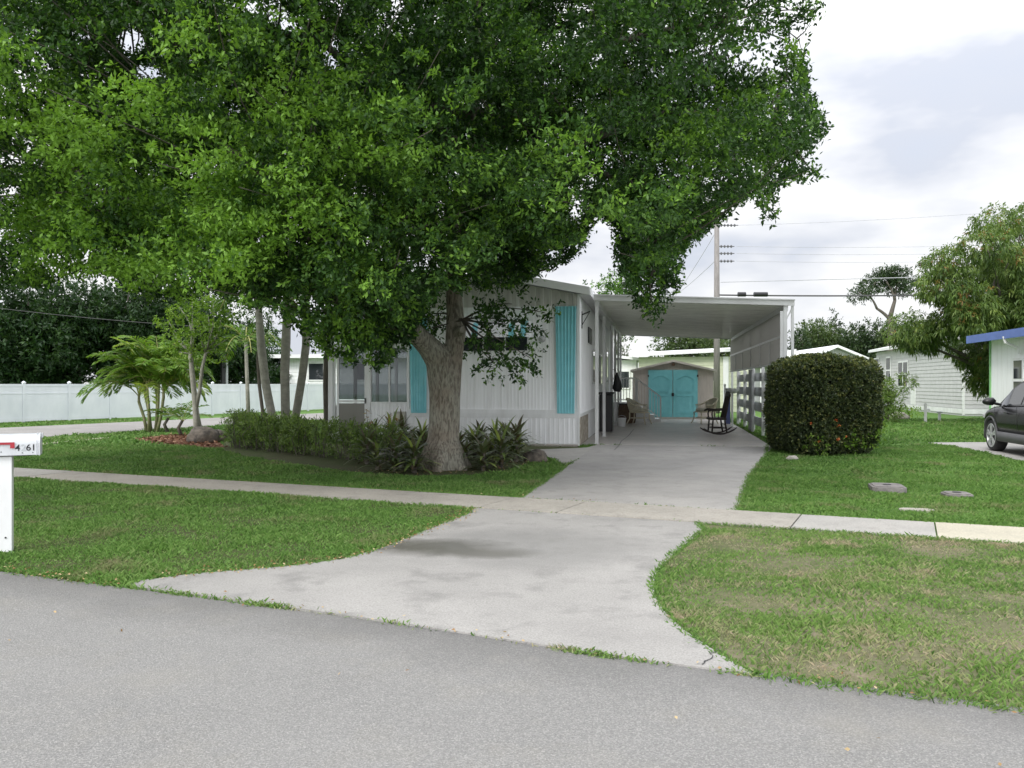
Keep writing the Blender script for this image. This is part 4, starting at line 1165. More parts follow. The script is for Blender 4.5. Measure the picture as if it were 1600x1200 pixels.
    mb = MB().add([(-.62, .70, 1.385), (.62, .70, 1.385), (.72, 1.19, 1.045), (-.72, 1.19, 1.045)], [(0, 1, 2, 3)]).build('windscreen', M['glass'], t)
    mb = MB().add([(-.60, -1.90, 1.40), (.60, -1.90, 1.40), (.68, -2.13, 1.12), (-.68, -2.13, 1.12)], [(3, 2, 1, 0)]).build('rear_window', M['glass'], t)
    for yy in (WF, WR):
        for sd in (1, -1):
            mb = MB().tube([(sd * .60, yy, .345), (sd * .64, yy, .345), (sd * .67, yy, .345), (sd * .83, yy, .345), (sd * .865, yy, .345), (sd * .868, yy, .345)], [.26, .33, .345, .345, .325, .265], 36, cap=False)
            w = mb.build('wheel', M['tyre'], t, smooth=True)
            MB().tube([(sd * .78, yy, .345), (sd * .79, yy, .345)], .25, 30).build('brake_disc', M['black'], w)
            mb = MB().tube([(sd * .80, yy, .345), (sd * .866, yy, .345), (sd * .870, yy, .345), (sd * .8705, yy, .345)], [.245, .262, .258, .238], 36, cap=False)
            for k in range(5):
                a0 = 2 * math.pi * k / 5 + .3
                for da in (-.16, .16):
                    a = a0 + da
                    p = Vector((sd * .862, yy + .05 * math.cos(a0), .345 + .05 * math.sin(a0))); q = Vector((sd * .858, yy + .245 * math.cos(a), .345 + .245 * math.sin(a)))
                    mb.beam(p, q, .040, .022, up=(1, 0, 0))
            mb.tube([(sd * .84, yy, .345), (sd * .872, yy, .345)], .06, 16)
            mb.build('rim', M['rim'], w)
    MB().box(-.60, .60, -2.05, 2.0, .28, .455).box(-.58, .58, -2.0, 1.9, .456, .8).build('underbody', M['black'], t)
    MB().box(-.26, .26, -2.318, -2.30, .66, .79).build('number_plate', M['white'], t)
    return t
# front left wheel outer face at pixel (1548..., base 706)
crz = -TH - R(1.5)
wxp = Vector(((1549 - 800) / FPX * 17.75, 17.75, 0))
Rm = Matrix.Rotation(crz, 4, 'Z')
cl = wxp - (Rm @ Vector((-.86, 1.28, 0)))
car((cl.x, cl.y, .021), crz)

# ------------------------------------------------------------------ other houses
def house_frame(px, py, rz=-TH):
    x, y = gp(px, py)
    return Matrix.Translation((x, y, 0)) @ Matrix.Rotation(rz, 4, 'Z'), (x, y, 0)
def lap(mb, x0, x1, z0, z1, y, pitch=.14, axis='x', sgn=-1):
    """horizontal lap boards"""
    z = z0
    while z < z1 - .01:
        za = min(z + pitch, z1)
        if axis == 'x': mb.add([(x0, y + sgn * .02, z), (x1, y + sgn * .02, z), (x1, y, za), (x0, y, za), (x0, y, z), (x1, y, z)], [(0, 1, 2, 3), (4, 5, 1, 0)])
        else: mb.add([(y + sgn * .02, x0, z), (y + sgn * .02, x1, z), (y, x1, za), (y, x0, za), (y, x0, z), (y, x1, z)], [(0, 1, 2, 3), (4, 5, 1, 0)])
        z = za
# light grey lap-sided house, corner at (1505,650)
F, l = house_frame(1505, 650)
g = thing('grey_house', 'light grey lap sided house behind the mango tree', 'house', l, -TH)
MB().box(0.001, 5.2, 0.001, 15.0, 0, 3.55).build('wall', M['grey_siding'], g, F)
mb = MB(); lap(mb, 0, 15, .35, 3.5, 0, axis='y', pitch=.19); mb.build('side_siding', M['grey_siding'], g, F)
mb = MB(); lap(mb, 0, 5.2, .35, 3.5, 0, pitch=.19); mb.build('front_siding', M['grey_siding'], g, F)
MB().box(-.03, .06, -.03, .06, .03, 3.5).box(-.03, -.001, .061, 15, .1, .33).box(.061, 5.2, -.03, -.001, .1, .33).build('corner_trim', M['white'], g, F)
r_ = MB().extr([(-.4, 3.56), (2.6, 4.15), (5.6, 3.56), (5.6, 3.72), (2.6, 4.32), (-.4, 3.72)], 'y', -.4, 15.4).build('roof', M['roofwhite'], g, F)
def side_win(par, F, y0, y1, z0, z1, split=False, x=0.0):
    w = MB().box(x - .05, x - .022, y0 - .1, y1 + .1, z0 - .1, z1 + .1).build('window', M['white'], par, F)
    mb = MB()
    if split:
        m = (y0 + y1) / 2; mb.box(x - .06, x - .051, y0, m - .1, z0, z1).box(x - .06, x - .051, m + .1, y1, z0, z1)
    else: mb.box(x - .06, x - .051, y0, y1, z0, z1)
    mb.build('pane', M['glass'], w, F)
    MB().box(x - .07, x - .0605, y0, y1, (z0 + z1) / 2 - .04, (z0 + z1) / 2 + .04).build('sash_bar', M['white'], w, F)
def ty(px, F, l):                                             # y' on the wall x'=0 of frame F seen at column px
    k = (px - 800) / FPX
    return (k * l[1] - l[0]) / (ST - k * CT)
for a, b, z0, z1, s in ((1374, 1367, 1.5, 3.1, 0), (1392, 1386, 1.6, 3.1, 0), (1419, 1405, 1.4, 2.75, 1)):
    side_win(g, F, ty(a, F, l), ty(b, F, l), z0, z1, s)
MB().box(-.045, -.022, ty(1432, F, l), ty(1424, F, l), .35, 1.25).build('access_hatch', M['white'], g, F)
# little yellow deck rail
dk = thing('deck_rail', 'yellow painted deck handrail in front of the grey house windows', 'railing', tuple(F @ Vector((-1.2, 11.5, 0))), -TH)
M['yellow'] = pm('yellow_rail', (.62, .43, .08), rough=.5)
MB().box(-1.5, -1.42, 9.2, 13.6, 1.62, 1.70).box(-1.5, -1.42, 9.12, 9.2, 0, 1.70).box(-1.5, -1.42, 13.6, 13.68, 0, 1.70).box(-1.5, -1.42, 11.3, 11.38, 0, 1.62).build('rail', M['yellow'], dk, F)
# blue-edged white house at the right margin: its long left wall runs towards the camera
Yb = 24.0
l = (748 / FPX * Yb, Yb, 0)
F = Matrix.Translation(l) @ Matrix.Rotation(-TH, 4, 'Z')
g = thing('blue_roof_house', 'white house with blue roof fascia at the right edge', 'house', l, -TH)
h = HC + (600 - 533) / FPX * Yb
MB().box(0.001, 6.5, -11, 0, 0, h + .05).build('wall', M['siding'], g, F)
MB().corr(-10.95, -.03, 0.05, h - .03, 0.004, .25, .010, .85, axis='y').build('side_siding', M['siding'], g, F)
bpy.data.objects['side_siding'].name = 'side_siding'
MB().box(-.035, .02, -.03, .025, 0, h).build('corner_trim', pm('green_trim', (.22, .50, .20), rough=.5), g, F)
rr = MB().extr([(-.42, h + .0), (3.2, h + .42), (6.9, h + .0), (6.9, h + .12), (3.2, h + .56), (-.42, h + .12)], 'y', -11.4, .60).build('roof', M['roofwhite'], g, F)
MB().box(-.455, -.425, -11.4, .60, h - .04, h + .19).build('fascia', M['blue'], rr, F)
MB().extr([(-.455, h - .04), (3.2, h + .38), (6.9, h - .04), (6.9, h + .19), (3.2, h + .62), (-.455, h + .19)], 'y', .605, .635).build('fascia', M['blue'], rr, F)
def ty2(px):
    k = (px - 800) / FPX
    return (k * l[1] - l[0]) / (ST - k * CT)
def bluewin(y0, y1):
    w = MB().box(-.05, -.012, y0 - .08, y1 + .08, .98, 2.22).build('window', M['white'], g, F)
    MB().box(-.058, -.0505, y0, y1, 1.05, 1.57).box(-.058, -.0505, y0, y1, 1.65, 2.15).build('pane', M['glass'], w, F)
bluewin(ty2(1599.5), ty2(1587))
bluewin(-6.5, -5.3)
MB().tube([(-.44, -2.05, h + .03), (-.40, -2.05, h - .14), (-.10, -2.05, h - .30), (-.07, -2.05, h - .45)], .045, 8).build('downspout', M['white'], g, F)
# pale green-yellow house behind the shed
F, l = house_frame(998, 643)
g = thing('pale_green_house', 'pale yellow green lap sided mobile home behind the shed', 'house', l, -TH)
hh0 = HC + (600 - 558) / FPX * l[1]
MB().box(.001, 5.9, .001, 5, 0, hh0).build('wall', M['yellow_siding'], g, F)
mb = MB(); lap(mb, 0, 4.45, .3, hh0 - .02, 0, pitch=.2); lap(mb, 4.75, 5.9, .3, hh0 - .02, 0, pitch=.2); mb.build('front_siding', M['yellow_siding'], g, F)
MB().box(4.46, 4.74, -.06, -.001, 0, hh0).build('trim_post', M['white'], g, F)
MB().add([(-.5, -.5, hh0), (6.3, -.5, hh0 + .32), (6.3, 2.8, hh0 + .5), (-.5, 2.8, hh0 + .2), (-.5, -.5, hh0 + .16), (6.3, -.5, hh0 + .48), (6.3, 2.8, hh0 + .66), (-.5, 2.8, hh0 + .36)], [(3, 2, 1, 0), (4, 5, 6, 7), (0, 1, 5, 4), (1, 2, 6, 5), (2, 3, 7, 6), (3, 0, 4, 7)]).build('roof', M['roofwhite'], g, F)
w = MB().box(2.6, 4.1, -.06, -.021, 1.6, 2.35).build('window', M['white'], g, F)
MB().box(2.7, 4.0, -.066, -.061, 1.68, 2.27).build('pane', M['glass'], w, F)
# small white building left of it
F, l = house_frame(958, 640)
g = thing('white_outbuilding', 'white lean-to building glimpsed between the carport posts', 'building', l, -TH)
MB().box(-2.5, 1.35, .001, 5, 0, 2.9).build('wall', M['white'], g, F)
MB().add([(-2.8, -.4, 3.35), (1.7, -.4, 2.85), (1.7, 5, 2.85), (-2.8, 5, 3.35), (-2.8, -.4, 3.5), (1.7, -.4, 3.0), (1.7, 5, 3.0), (-2.8, 5, 3.5)], [(3, 2, 1, 0), (4, 5, 6, 7), (0, 1, 5, 4), (1, 2, 6, 5), (2, 3, 7, 6), (3, 0, 4, 7)]).build('roof', M['roofwhite'], g, F)
w = MB().box(.2, 1.0, -.05, -.001, 1.2, 2.3).build('window', M['white'], g, F)
MB().box(.28, .92, -.056, -.051, 1.28, 2.22).build('pane', M['glass'], w, F)
# white-roofed house beyond the hedge
F, l = house_frame(1252, 634)
g = thing('white_roof_house', 'house with broad white metal roof and gable seen above the clipped hedge', 'house', l, -TH + R(6))
F = Matrix.Translation(l) @ Matrix.Rotation(-TH + R(6), 4, 'Z')
MB().extr([(0, 0), (4.6, 0), (4.6, 3.0), (2.3, 3.95), (0, 3.0)], 'y', .001, 14).build('wall', M['grey_siding'], g, F)
MB().extr([(-.4, 2.85), (2.3, 4.0), (5.0, 2.85), (5.0, 3.02), (2.3, 4.17), (-.4, 3.02)], 'y', -.5, 14.4).build('roof', M['roofwhite'], g, F)
MB().extr([(-5.5, 2.55), (-.41, 2.9), (-.41, 3.9), (-5.5, 3.0)], 'y', -.3, 9).build('awning_roof', M['roofwhite'], g, F)
for xx in (-5.3, -2.8):
    MB().box(xx, xx + .12, -.2, -.08, 0, 2.56).build('awning_post', M['white'], g, F)
w = MB().box(1.7, 2.9, -.05, -.001, 1.1, 2.3).build('window', M['white'], g, F)
MB().box(1.8, 2.8, -.056, -.051, 1.2, 2.2).build('pane', M['glass'], w, F)
# white house beyond the fence on the left
F, l = house_frame(432, 634)
F = Matrix.Translation(l) @ Matrix.Rotation(R(-4), 4, 'Z')
g = thing('white_fence_house', 'white mobile home beyond the vinyl fence behind the palm trunks', 'house', l, R(-4))
hw = HC + 40 / FPX * l[1]
MB().box(.3, 13, .001, 6, 0, hw).build('wall', M['white'], g, F)
mb = MB(); lap(mb, .3, 13, .3, hw - .02, 0, pitch=.25); mb.build('front_siding', M['siding'], g, F)
MB().box(-.3, 13.6, -.7, 6.6, hw + .001, hw + .25).build('roof', M['roofwhite'], g, F)
for a in (2.2, 5.4):
    w = MB().box(a, a + 1.2, -.06, -.021, 1.7, 3.0).build('window', M['white'], g, F)
    MB().box(a + .1, a + 1.1, -.066, -.061, 1.8, 2.9).build('pane', M['glass'], w, F)
# stakes in the neighbour's lawn
for px, top, bot, lb in ((1446, 630, 660, 'taller thin grey stake with a tap in the lawn before grey house'), (1468, 643, 658, 'shorter thin white stake in the lawn before grey house')):
    x, y = gp(px, bot); z = HC + (600 - top) / FPX * y
    t = thing('garden_stake', lb, 'stake', (x, y, 0))
    MB().box(-.04, .04, -.04, .04, 0, z).build('stake', M['board'], t)
    MB().tube([(-.12, 0, z - .02), (.12, 0, z - .02)], .035, 6).build('cap', M['steel'], t) if top > 640 else MB().tube([(.03, 0, z - .25), (.14, 0, z - .22), (.16, 0, z - .33)], .04, 6).build('tap', M['steel'], t)

# ------------------------------------------------------------------ utility pole and wires
PY = 41.0
ux = at(1120, 600, PY).x
uz = at(1120, 345, PY).z
t = thing('utility_pole', 'tall weathered wooden utility pole behind the carport', 'utility pole', (ux, PY, 0))
MB().tube([(0, 0, 0), (0, 0, uz / 2), (0, 0, uz)], [.17, .15, .12], 12).build('pole', M['pole'], t, smooth=True)
levels = [352, 385, 396, 408]
for py in levels:
    z = at(0, py, PY).z
    n = 5 if py == 352 else 4
    mb = MB().tube([(.1, 0, z), (.1 + .2 * n, 0, z)], .025, 6)
    for k in range(n): mb.tube([(.2 + k * .17, 0, z), (.26 + k * .17, 0, z)], .075, 8)
    mb.build('insulator', M['insul'], t)
def wire(p, q, sag, r, mat, label, n=12):
    p, q = Vector(p), Vector(q)
    pts = [p.lerp(q, i / n) - Vector((0, 0, sag * 4 * (i / n) * (1 - i / n))) for i in range(n + 1)]
    o = MB().tube(pts, r, 5).build('power_line', mat)
    tag(o, label, 'power line', 'overhead power lines')
for i, (py, q, lb) in enumerate(((352, (1640, 325, PY), 'topmost pale power line rising from pole top to the right'), (385, (1640, 380, PY), 'second pale power line right of the pole'), (396, (1640, 392, PY), 'third pale power line right of the pole'), (408, (1640, 404, PY), 'fourth pale power line right of the pole'))):
    wire((ux + 1.0, PY, at(0, py, PY).z), at(q[0], q[1], PY), .12, .010, M['wire_pale'], lb)
wire(at(1126, 441, PY), at(1640, 428, PY), .0, .020, M['wire_pale'], 'grey service cable level with the umbrella pine crown')
wire(at(1122, 461, PY), at(1640, 457, PY), .1, .042, M['wire'], 'lowest thickest black cable just above the carport roof')
wire((ux, PY, at(0, 360, PY).z), at(1050, 470, PY + 4), .1, .014, M['wire_pale'], 'upper thin guy wire slanting down left of the pole')
wire((ux, PY, at(0, 405, PY).z), at(1064, 455, PY + 4), .05, .014, M['wire_pale'], 'lower thin guy wire slanting down left of the pole')
wire(at(-60, 474, 30), at(345, 512, 30), .1, .011, M['wire'], 'thin cable before the dark trees at the left edge')
for px0, px1, lb in ((1153, 1165, 'short black splice case on the cable near the pole'), (1178, 1199, 'longer black splice case on the cable right of the pole')):
    p, q = at(px0, 460, PY - .1), at(px1, 460, PY - .1)
    o = MB().tube([p, q], .12, 10).build('splice_case', M['black']); tag(o, lb, 'splice case')
# far pole behind palms, left
x, y = gp(349, 640); t = thing('street_pole', 'slim dark metal pole standing behind the vinyl fence at the left', 'pole', (x, y, 0))
MB().tube([(0, 0, 0), (0, 0, 3.4)], .16, 8).build('pole', M['dark'], t)
MB().box(.16, .26, -.05, .05, 0, 3.1).build('conduit', M['steel'], t)
# ------------------------------------------------------------------ vegetation
def barkmat():
    m, n = newmat('tree_bark'); out = N(n, 'ShaderNodeOutputMaterial'); b = N(n, 'ShaderNodeBsdfPrincipled'); b.inputs['Roughness'].default_value = .95
    t = N(n, 'ShaderNodeTexCoord'); mp_ = N(n, 'ShaderNodeMapping'); mp_.inputs['Scale'].default_value = (1, 1, .22)
    n.links.new(t.outputs['Object'], mp_.inputs[0])
    nz = N(n, 'ShaderNodeTexNoise'); nz.inputs['Scale'].default_value = 34; nz.inputs['Detail'].default_value = 5; nz.inputs['Roughness'].default_value = .6; nz.inputs['Distortion'].default_value = .6
    n.links.new(mp_.outputs[0], nz.inputs['Vector'])
    big = N(n, 'ShaderNodeTexNoise'); big.inputs['Scale'].default_value = 2.2; big.inputs['Detail'].default_value = 4
    n.links.new(t.outputs['Object'], big.inputs['Vector'])
    r1 = N(n, 'ShaderNodeValToRGB'); r1.color_ramp.elements[0].position = .40; r1.color_ramp.elements[0].color = (.155, .14, .125, 1); r1.color_ramp.elements[1].position = .56; r1.color_ramp.elements[1].color = (.34, .32, .29, 1)
    r2 = N(n, 'ShaderNodeValToRGB'); r2.color_ramp.elements[0].position = .38; r2.color_ramp.elements[0].color = (.80, .74, .66, 1); r2.color_ramp.elements[1].position = .62; r2.color_ramp.elements[1].color = (1.0, 1.04, .96, 1)
    n.links.new(nz.outputs['Fac'], r1.inputs[0]); n.links.new(big.outputs['Fac'], r2.inputs[0])
    mu = N(n, 'ShaderNodeMix', data_type='RGBA', blend_type='MULTIPLY'); mu.inputs[0].default_value = 1
    n.links.new(r1.outputs[0], mu.inputs[6]); n.links.new(r2.outputs[0], mu.inputs[7]); n.links.new(mu.outputs[2], b.inputs['Base Color'])
    bp = N(n, 'ShaderNodeBump'); bp.inputs['Strength'].default_value = 1; bp.inputs['Distance'].default_value = .035
    n.links.new(nz.outputs['Fac'], bp.inputs['Height']); n.links.new(bp.outputs[0], b.inputs['Normal']); n.links.new(b.outputs[0], out.inputs[0])
    return m
M['bark'] = barkmat()
M['bark_pale'] = pm('pale_bark', (.36, .35, .30), (.25, .245, .21), rough=.9, scale=6, stretch=(1, 1, 1.5), bump=.3)
M['bark_grey'] = pm('grey_twig_bark', (.13, .115, .095), (.08, .07, .06), rough=.9, scale=6, stretch=(1, 1, .5), bump=.4)
M['oak'] = leafmat('tree_leaf', (.015, .042, .011), (.043, .108, .020), (.20, .37, .052), .34)
M['ficus'] = leafmat('dark_leaf', (.012, .034, .012), (.020, .052, .014), (.045, .090, .022), .25)
M['ixora'] = leafmat('clipped_leaf', (.040, .056, .027), (.075, .108, .042), (.24, .25, .09), .28)
M['lowhedge'] = leafmat('low_hedge_leaf', (.070, .115, .034), (.155, .25, .065), (.28, .37, .13), .35)
M['mango'] = leafmat('mango_leaf', (.040, .078, .020), (.10, .17, .040), (.22, .29, .075), .35)
M['mangored'] = leafmat('mango_young_leaf', (.20, .10, .035), (.25, .15, .05), (.30, .22, .08), .35)
M['palm'] = leafmat('palm_leaf', (.060, .13, .022), (.14, .26, .035), (.32, .38, .07), .35)
M['lime'] = leafmat('bright_leaf', (.07, .13, .02), (.14, .26, .035), (.26, .38, .07), .4)
M['brom'] = leafmat('bromeliad_leaf', (.090, .070, .045), (.085, .135, .045), (.30, .38, .10), .2, rough=.35)
M['pine'] = leafmat('pine_needle', (.018, .038, .018), (.035, .065, .024), (.065, .10, .035), .2)
M['farleaf'] = leafmat('far_leaf', (.035, .060, .025), (.065, .105, .035), (.12, .17, .055), .3)

def limb(mb, p, q, r0, r1, bend=.15, n=6, sides=7):
    p, q = Vector(p), Vector(q); L = (q - p).length
    off = Vector((random.gauss(0, 1), random.gauss(0, 1), random.gauss(0, .6) + .3)) * bend * L * .4
    pts = [p.lerp(q, i / n) + off * math.sin(math.pi * i / n) for i in range(n + 1)]
    mb.tube(pts, [r0 + (r1 - r0) * (i / n) ** .8 for i in range(n + 1)], sides)
    return pts

# ---- the big tree
TB = Vector((*gp(692, 733), 0)); TY = TB.y
tree = thing('shade_tree', 'huge leafy shade tree with forked trunk in front of white home', 'tree', tuple(TB))
def T(px, py, dy=0): return at(px, py, TY + dy)
mb = MB()
k = TY / FPX
def rr_(px): return px * k / 2 * .88
mb.tube([T(690, 750), T(690, 735), T(691, 715), T(693, 690), T(695, 650), T(695, 615), T(693, 585), T(685, 560, -.05), T(668, 540, -.15), T(648, 520, -.35), T(628, 495, -.6)],
        [rr_(86), rr_(74), rr_(62), rr_(56), rr_(54), rr_(55), rr_(58), rr_(50), rr_(40), rr_(34), rr_(30)], 28, rough=.07)
mb.tube([T(700, 640, .02), T(702, 610, .02), T(706, 575, .03), T(710, 545, .05), T(712, 520, .05), T(711, 490, .08), T(709, 455, .1), T(711, 420, .1), T(716, 380, .15), T(722, 330, .2), T(735, 260, .3), T(740, 180, .2), T(748, 80, .3), T(750, -60, .3)],
        [rr_(38), rr_(40), rr_(36), rr_(33), rr_(36), rr_(31), rr_(29), rr_(28), rr_(26), rr_(24), rr_(22), rr_(19), rr_(15), rr_(9)], 24, rough=.06)
# root flare
for a in np.linspace(0, 2 * math.pi, 7)[:-1]:
    d = Vector((math.cos(a + .4), math.sin(a + .4), 0))
    mb.tube([TB + d * .12 + Vector((0, 0, .42)), TB + d * .30 + Vector((0, 0, .14)), TB + d * .52 + Vector((0, 0, -.04))], [.20, .16, .07], 12)
# knot
mb.tube([T(716, 520, -.15), T(721, 516, -.30), T(723, 515, -.36)], [.10, .085, .07], 12)
trunk = mb.build('trunk', M['bark'], tree, WI, smooth=True)
rm = trunk.modifiers.new('remesh', 'REMESH'); rm.mode = 'VOXEL'; rm.voxel_size = .028; rm.use_smooth_shade = True
sm = trunk.modifiers.new('smooth', 'SMOOTH'); sm.factor = .5; sm.iterations = 6
MB().tube([T(723, 515, -.40), T(724, 515, -.42)], [.062, .058], 14).build('cut_knot', M['walk'], trunk, WI)

CROWN = [(-420, 470), (-100, 480), (0, 472), (60, 448), (100, 432), (180, 434), (225, 470), (285, 470), (330, 452), (372, 480), (430, 480), (470, 530), (520, 562), (590, 578), (640, 545), (655, 500), (690, 455), (742, 455), (800, 448), (850, 424), (900, 402), (920, 368), (932, 335), (958, 352), (965, 420), (980, 452), (1002, 492), (1030, 508), (1062, 465), (1066, 400), (1100, 362), (1135, 340), (1178, 300), (1190, 350), (1225, 345), (1208, 292), (1250, 287), (1288, 278), (1268, 242), (1296, 198), (1272, 150), (1258, 92), (1272, 40), (1290, 0), (1290, -200), (1100, -420), (700, -560), (200, -520), (-250, -420), (-520, -150)]
HOLES = [(205, 62, 26, 24), (232, 112, 26, 12), (860, 395, 14, 10), (520, 85, 13, 30), (35, 462, 50, 18), (155, 292, 14, 9), (150, 440, 16, 9), (20, 300, 14, 10), (338, 260, 9, 7), (365, 172, 9, 7), (900, 330, 14, 22), (985, 60, 9, 14), (1045, 45, 8, 12), (780, 60, 7, 10), (690, 330, 6, 14), (460, 470, 12, 10), (1030, 270, 7, 12), (620, 10, 14, 10), (930, 90, 12, 12), (290, 450, 12, 6)]
# envelope of the crown and clumps inside it
EC, ER = np.array([-2.4, 13.0, 6.0]), np.array([9.6, 5.4, 5.3])
blobs = []
tries = 0
cent = []
while len(cent) < 300 and tries < 60000:
    tries += 1
    d = rng.normal(size=3); d /= np.linalg.norm(d)
    r = rng.random() ** .45
    c = EC + d * r * ER
    if c[1] < 7.4 or c[2] < 1.9: continue
    s = proj(c[None])[0]
    if not pip(np.array([s]), CROWN)[0]: continue
    if any(np.sum((c - q) ** 2) < 1.2 ** 2 for q in cent): continue
    cent.append(c)
nb = 0
while nb < 60:
    c = np.array([rng.uniform(-9, 4), rng.uniform(14.8, 17.6), rng.uniform(3.6, 8.8)])
    if np.sum(((c - EC) / (ER * 1.05)) ** 2) > 1 or not pip(proj(c[None]), CROWN)[0]: continue
    cent.append(c); nb += 1
for c in cent:
    r = rng.uniform(.5, .92)
    blobs.append((c, np.array([r * 1.15, r * 1.15, r * .72])))
# drooping sprays along the outline, each at its own distance
for px, py, Y, r in [(545, 545, 11.2, .5), (590, 555, 11.6, .45), (655, 490, 13.4, .34), (668, 470, 13.6, .34), (640, 512, 13.2, .28), (676, 500, 13.7, .22), (505, 530, 10.8, .5), (455, 505, 10.4, .5), (620, 520, 12.0, .55), (570, 500, 11.0, .7), (520, 470, 10.4, .7), (400, 455, 10.2, .55), (330, 430, 10.0, .5), (620, 450, 11, .7), (600, 340, 10, .7), (560, 290, 9.7, .7), (510, 230, 9.5, .7), (440, 300, 9.5, .7), (380, 350, 9.4, .6), (300, 330, 9.6, .6), (200, 350, 9.8, .6), (130, 390, 10, .5), (90, 330, 10.2, .5), (60, 230, 10.0, .6), (450, 400, 9.4, .7), (530, 400, 9.6, .8), (180, 400, 10, .5), (260, 400, 10, .6),
                     (1020, 478, 12.4, .42), (1030, 445, 12.5, .5), (1005, 415, 12.4, .5), (985, 380, 12.6, .5), (1040, 420, 12.5, .35), (965, 330, 13, .6), (1010, 330, 12.6, .6), (1060, 360, 12.6, .45), (1100, 335, 12.7, .4), (1200, 325, 12.8, .3), (1185, 300, 12.8, .35), (1215, 338, 12.8, .22), (1150, 270, 12.8, .6), (1262, 205, 13, .42), (1235, 240, 13, .4), (1270, 270, 13, .25), (1245, 275, 13, .22), (1235, 130, 13, .5), (1245, 60, 13, .4), (1275, 15, 12.5, .3), (1225, 200, 13, .5), (1265, 190, 13, .3),
                     (905, 400, 13, .3), (880, 415, 13, .35), (840, 425, 13, .45), (800, 450, 13.2, .5), (760, 480, 13.2, .35), (860, 350, 13, .6), (825, 380, 13, .6)]:
    blobs.append((np.array(at(px, py, Y)), np.array([r * 1.1, r, r * .8])))
# thin sprays hanging right of the trunk
thin = [(765, 520, 12.9, .42), (800, 545, 12.8, .34), (745, 545, 12.9, .3), (815, 575, 12.7, .20), (785, 580, 12.7, .2), (770, 565, 12.7, .22), (830, 560, 12.7, .16), (790, 505, 12.9, .34), (680, 505, 14.6, .30), (672, 490, 14.4, .28), (690, 490, 14.9, .25), (665, 515, 14.3, .2), (825, 505, 12.9, .22), (850, 488, 12.9, .16), (740, 490, 13, .34), (800, 475, 13, .3), (800, 592, 12.7, .09)]
CC, DD, BT = [], [], []
for c, r in blobs:
    n = int((320 if c[0] / c[1] * FPX < 330 else 185) * r[0] * r[1] * 1.15)
    ns_ = max(3, int(11 * r[0] * r[0] / .4)); m_ = max(6, int(n / ns_ * 1.0))
    Sc, sdir = shell(ns_, *c, *r, lo=.55)
    P = np.repeat(Sc, m_, 0) + rng.normal(size=(ns_ * m_, 3)) * np.array([.15, .15, .075]) + np.repeat(sdir, m_, 0) * rng.uniform(-.12, .16, (ns_ * m_, 1))
    CC.append(P); DD.append(np.repeat(sdir, m_, 0) * .9 + np.array([0, 0, .12]) + rng.normal(0, .35, (ns_ * m_, 3))); BT.append(np.full(ns_ * m_, rng.normal(0, .10)) + np.repeat(rng.normal(0, .12, ns_), m_))
for px, py, Y, r in thin:
    c = at(px, py, Y); n = int(190 * r * r * .95) + 3
    P, d = shell(n, *c, r * 1.1, r, r * .75, lo=.2)
    CC.append(P); DD.append(d + np.array([0, 0, -.2])); BT.append(np.zeros(len(P)))
BT = np.concatenate(BT); C_ = np.concatenate(CC); D_ = np.concatenate(DD)
s = proj(C_) + rng.normal(0, 7, (len(C_), 2))
keep = pip(s, CROWN) | (np.arange(len(C_)) >= len(C_) - sum(len(x) for x in CC[-len(thin):]))
for hx, hy, hrx, hry in HOLES:
    e = ((s[:, 0] - hx) / hrx) ** 2 + ((s[:, 1] - hy) / hry) ** 2
    keep &= (e > 1) | (rng.random(len(s)) < .12)
keep &= C_[:, 2] > 1.6
# keep the trunk and its fork in the open
open_ = (np.abs(s[:, 0] - 719) < 19) & (s[:, 1] > 470)
keep &= ~open_
keep &= ~((s[:, 0] > 640) & (s[:, 0] < 735) & (s[:, 1] > 538) & (C_[:, 1] < TY + .5))
C_, D_, BT = C_[keep], D_[keep], BT[keep]
near_ = np.repeat(np.clip(.78 + (C_[:, 1] - 9.0) * .07, .78, 1.0), 11)
V, tnt = twigs(C_, D_, 11, .20, .088 * near_, .042 * near_, spread=.75, tsd=.13)
s = proj(V.mean(1)) + rng.normal(0, 5, (len(V), 2))
nthin = 11 * int(keep[-sum(len(x) for x in CC[-len(thin):]):].sum())
kk = np.ones(len(s), bool)
for hx, hy, hrx, hry in HOLES: kk &= (((s[:, 0] - hx) / hrx) ** 2 + ((s[:, 1] - hy) / hry) ** 2 > .8) | (rng.random(len(s)) < .06)
kk &= pip(s, CROWN) | (np.arange(len(V)) >= len(V) - nthin)
# outer lower-left boughs: yellow-green of young growth plus their brighter light, put into tint
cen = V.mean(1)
fresh_lit = np.clip((-.6 - cen[:, 0]) / 3.0, 0, 1) * np.clip((12.2 - cen[:, 1]) / 2.2, 0, 1) * np.clip((5.9 - cen[:, 2]) / 2.0, .15, 1)
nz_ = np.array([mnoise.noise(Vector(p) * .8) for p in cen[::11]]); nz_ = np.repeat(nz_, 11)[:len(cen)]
tnt = np.clip(tnt - .10 + np.repeat(BT, 11) + .68 * fresh_lit * np.clip(.55 + 1.5 * nz_, .1, 1.2) + .12 * nz_, 0, 1)
V, tnt = V[kk], tnt[kk]
print('crown leaves', len(V))
quads('crown', V, M['oak'], tree, tint=tnt)
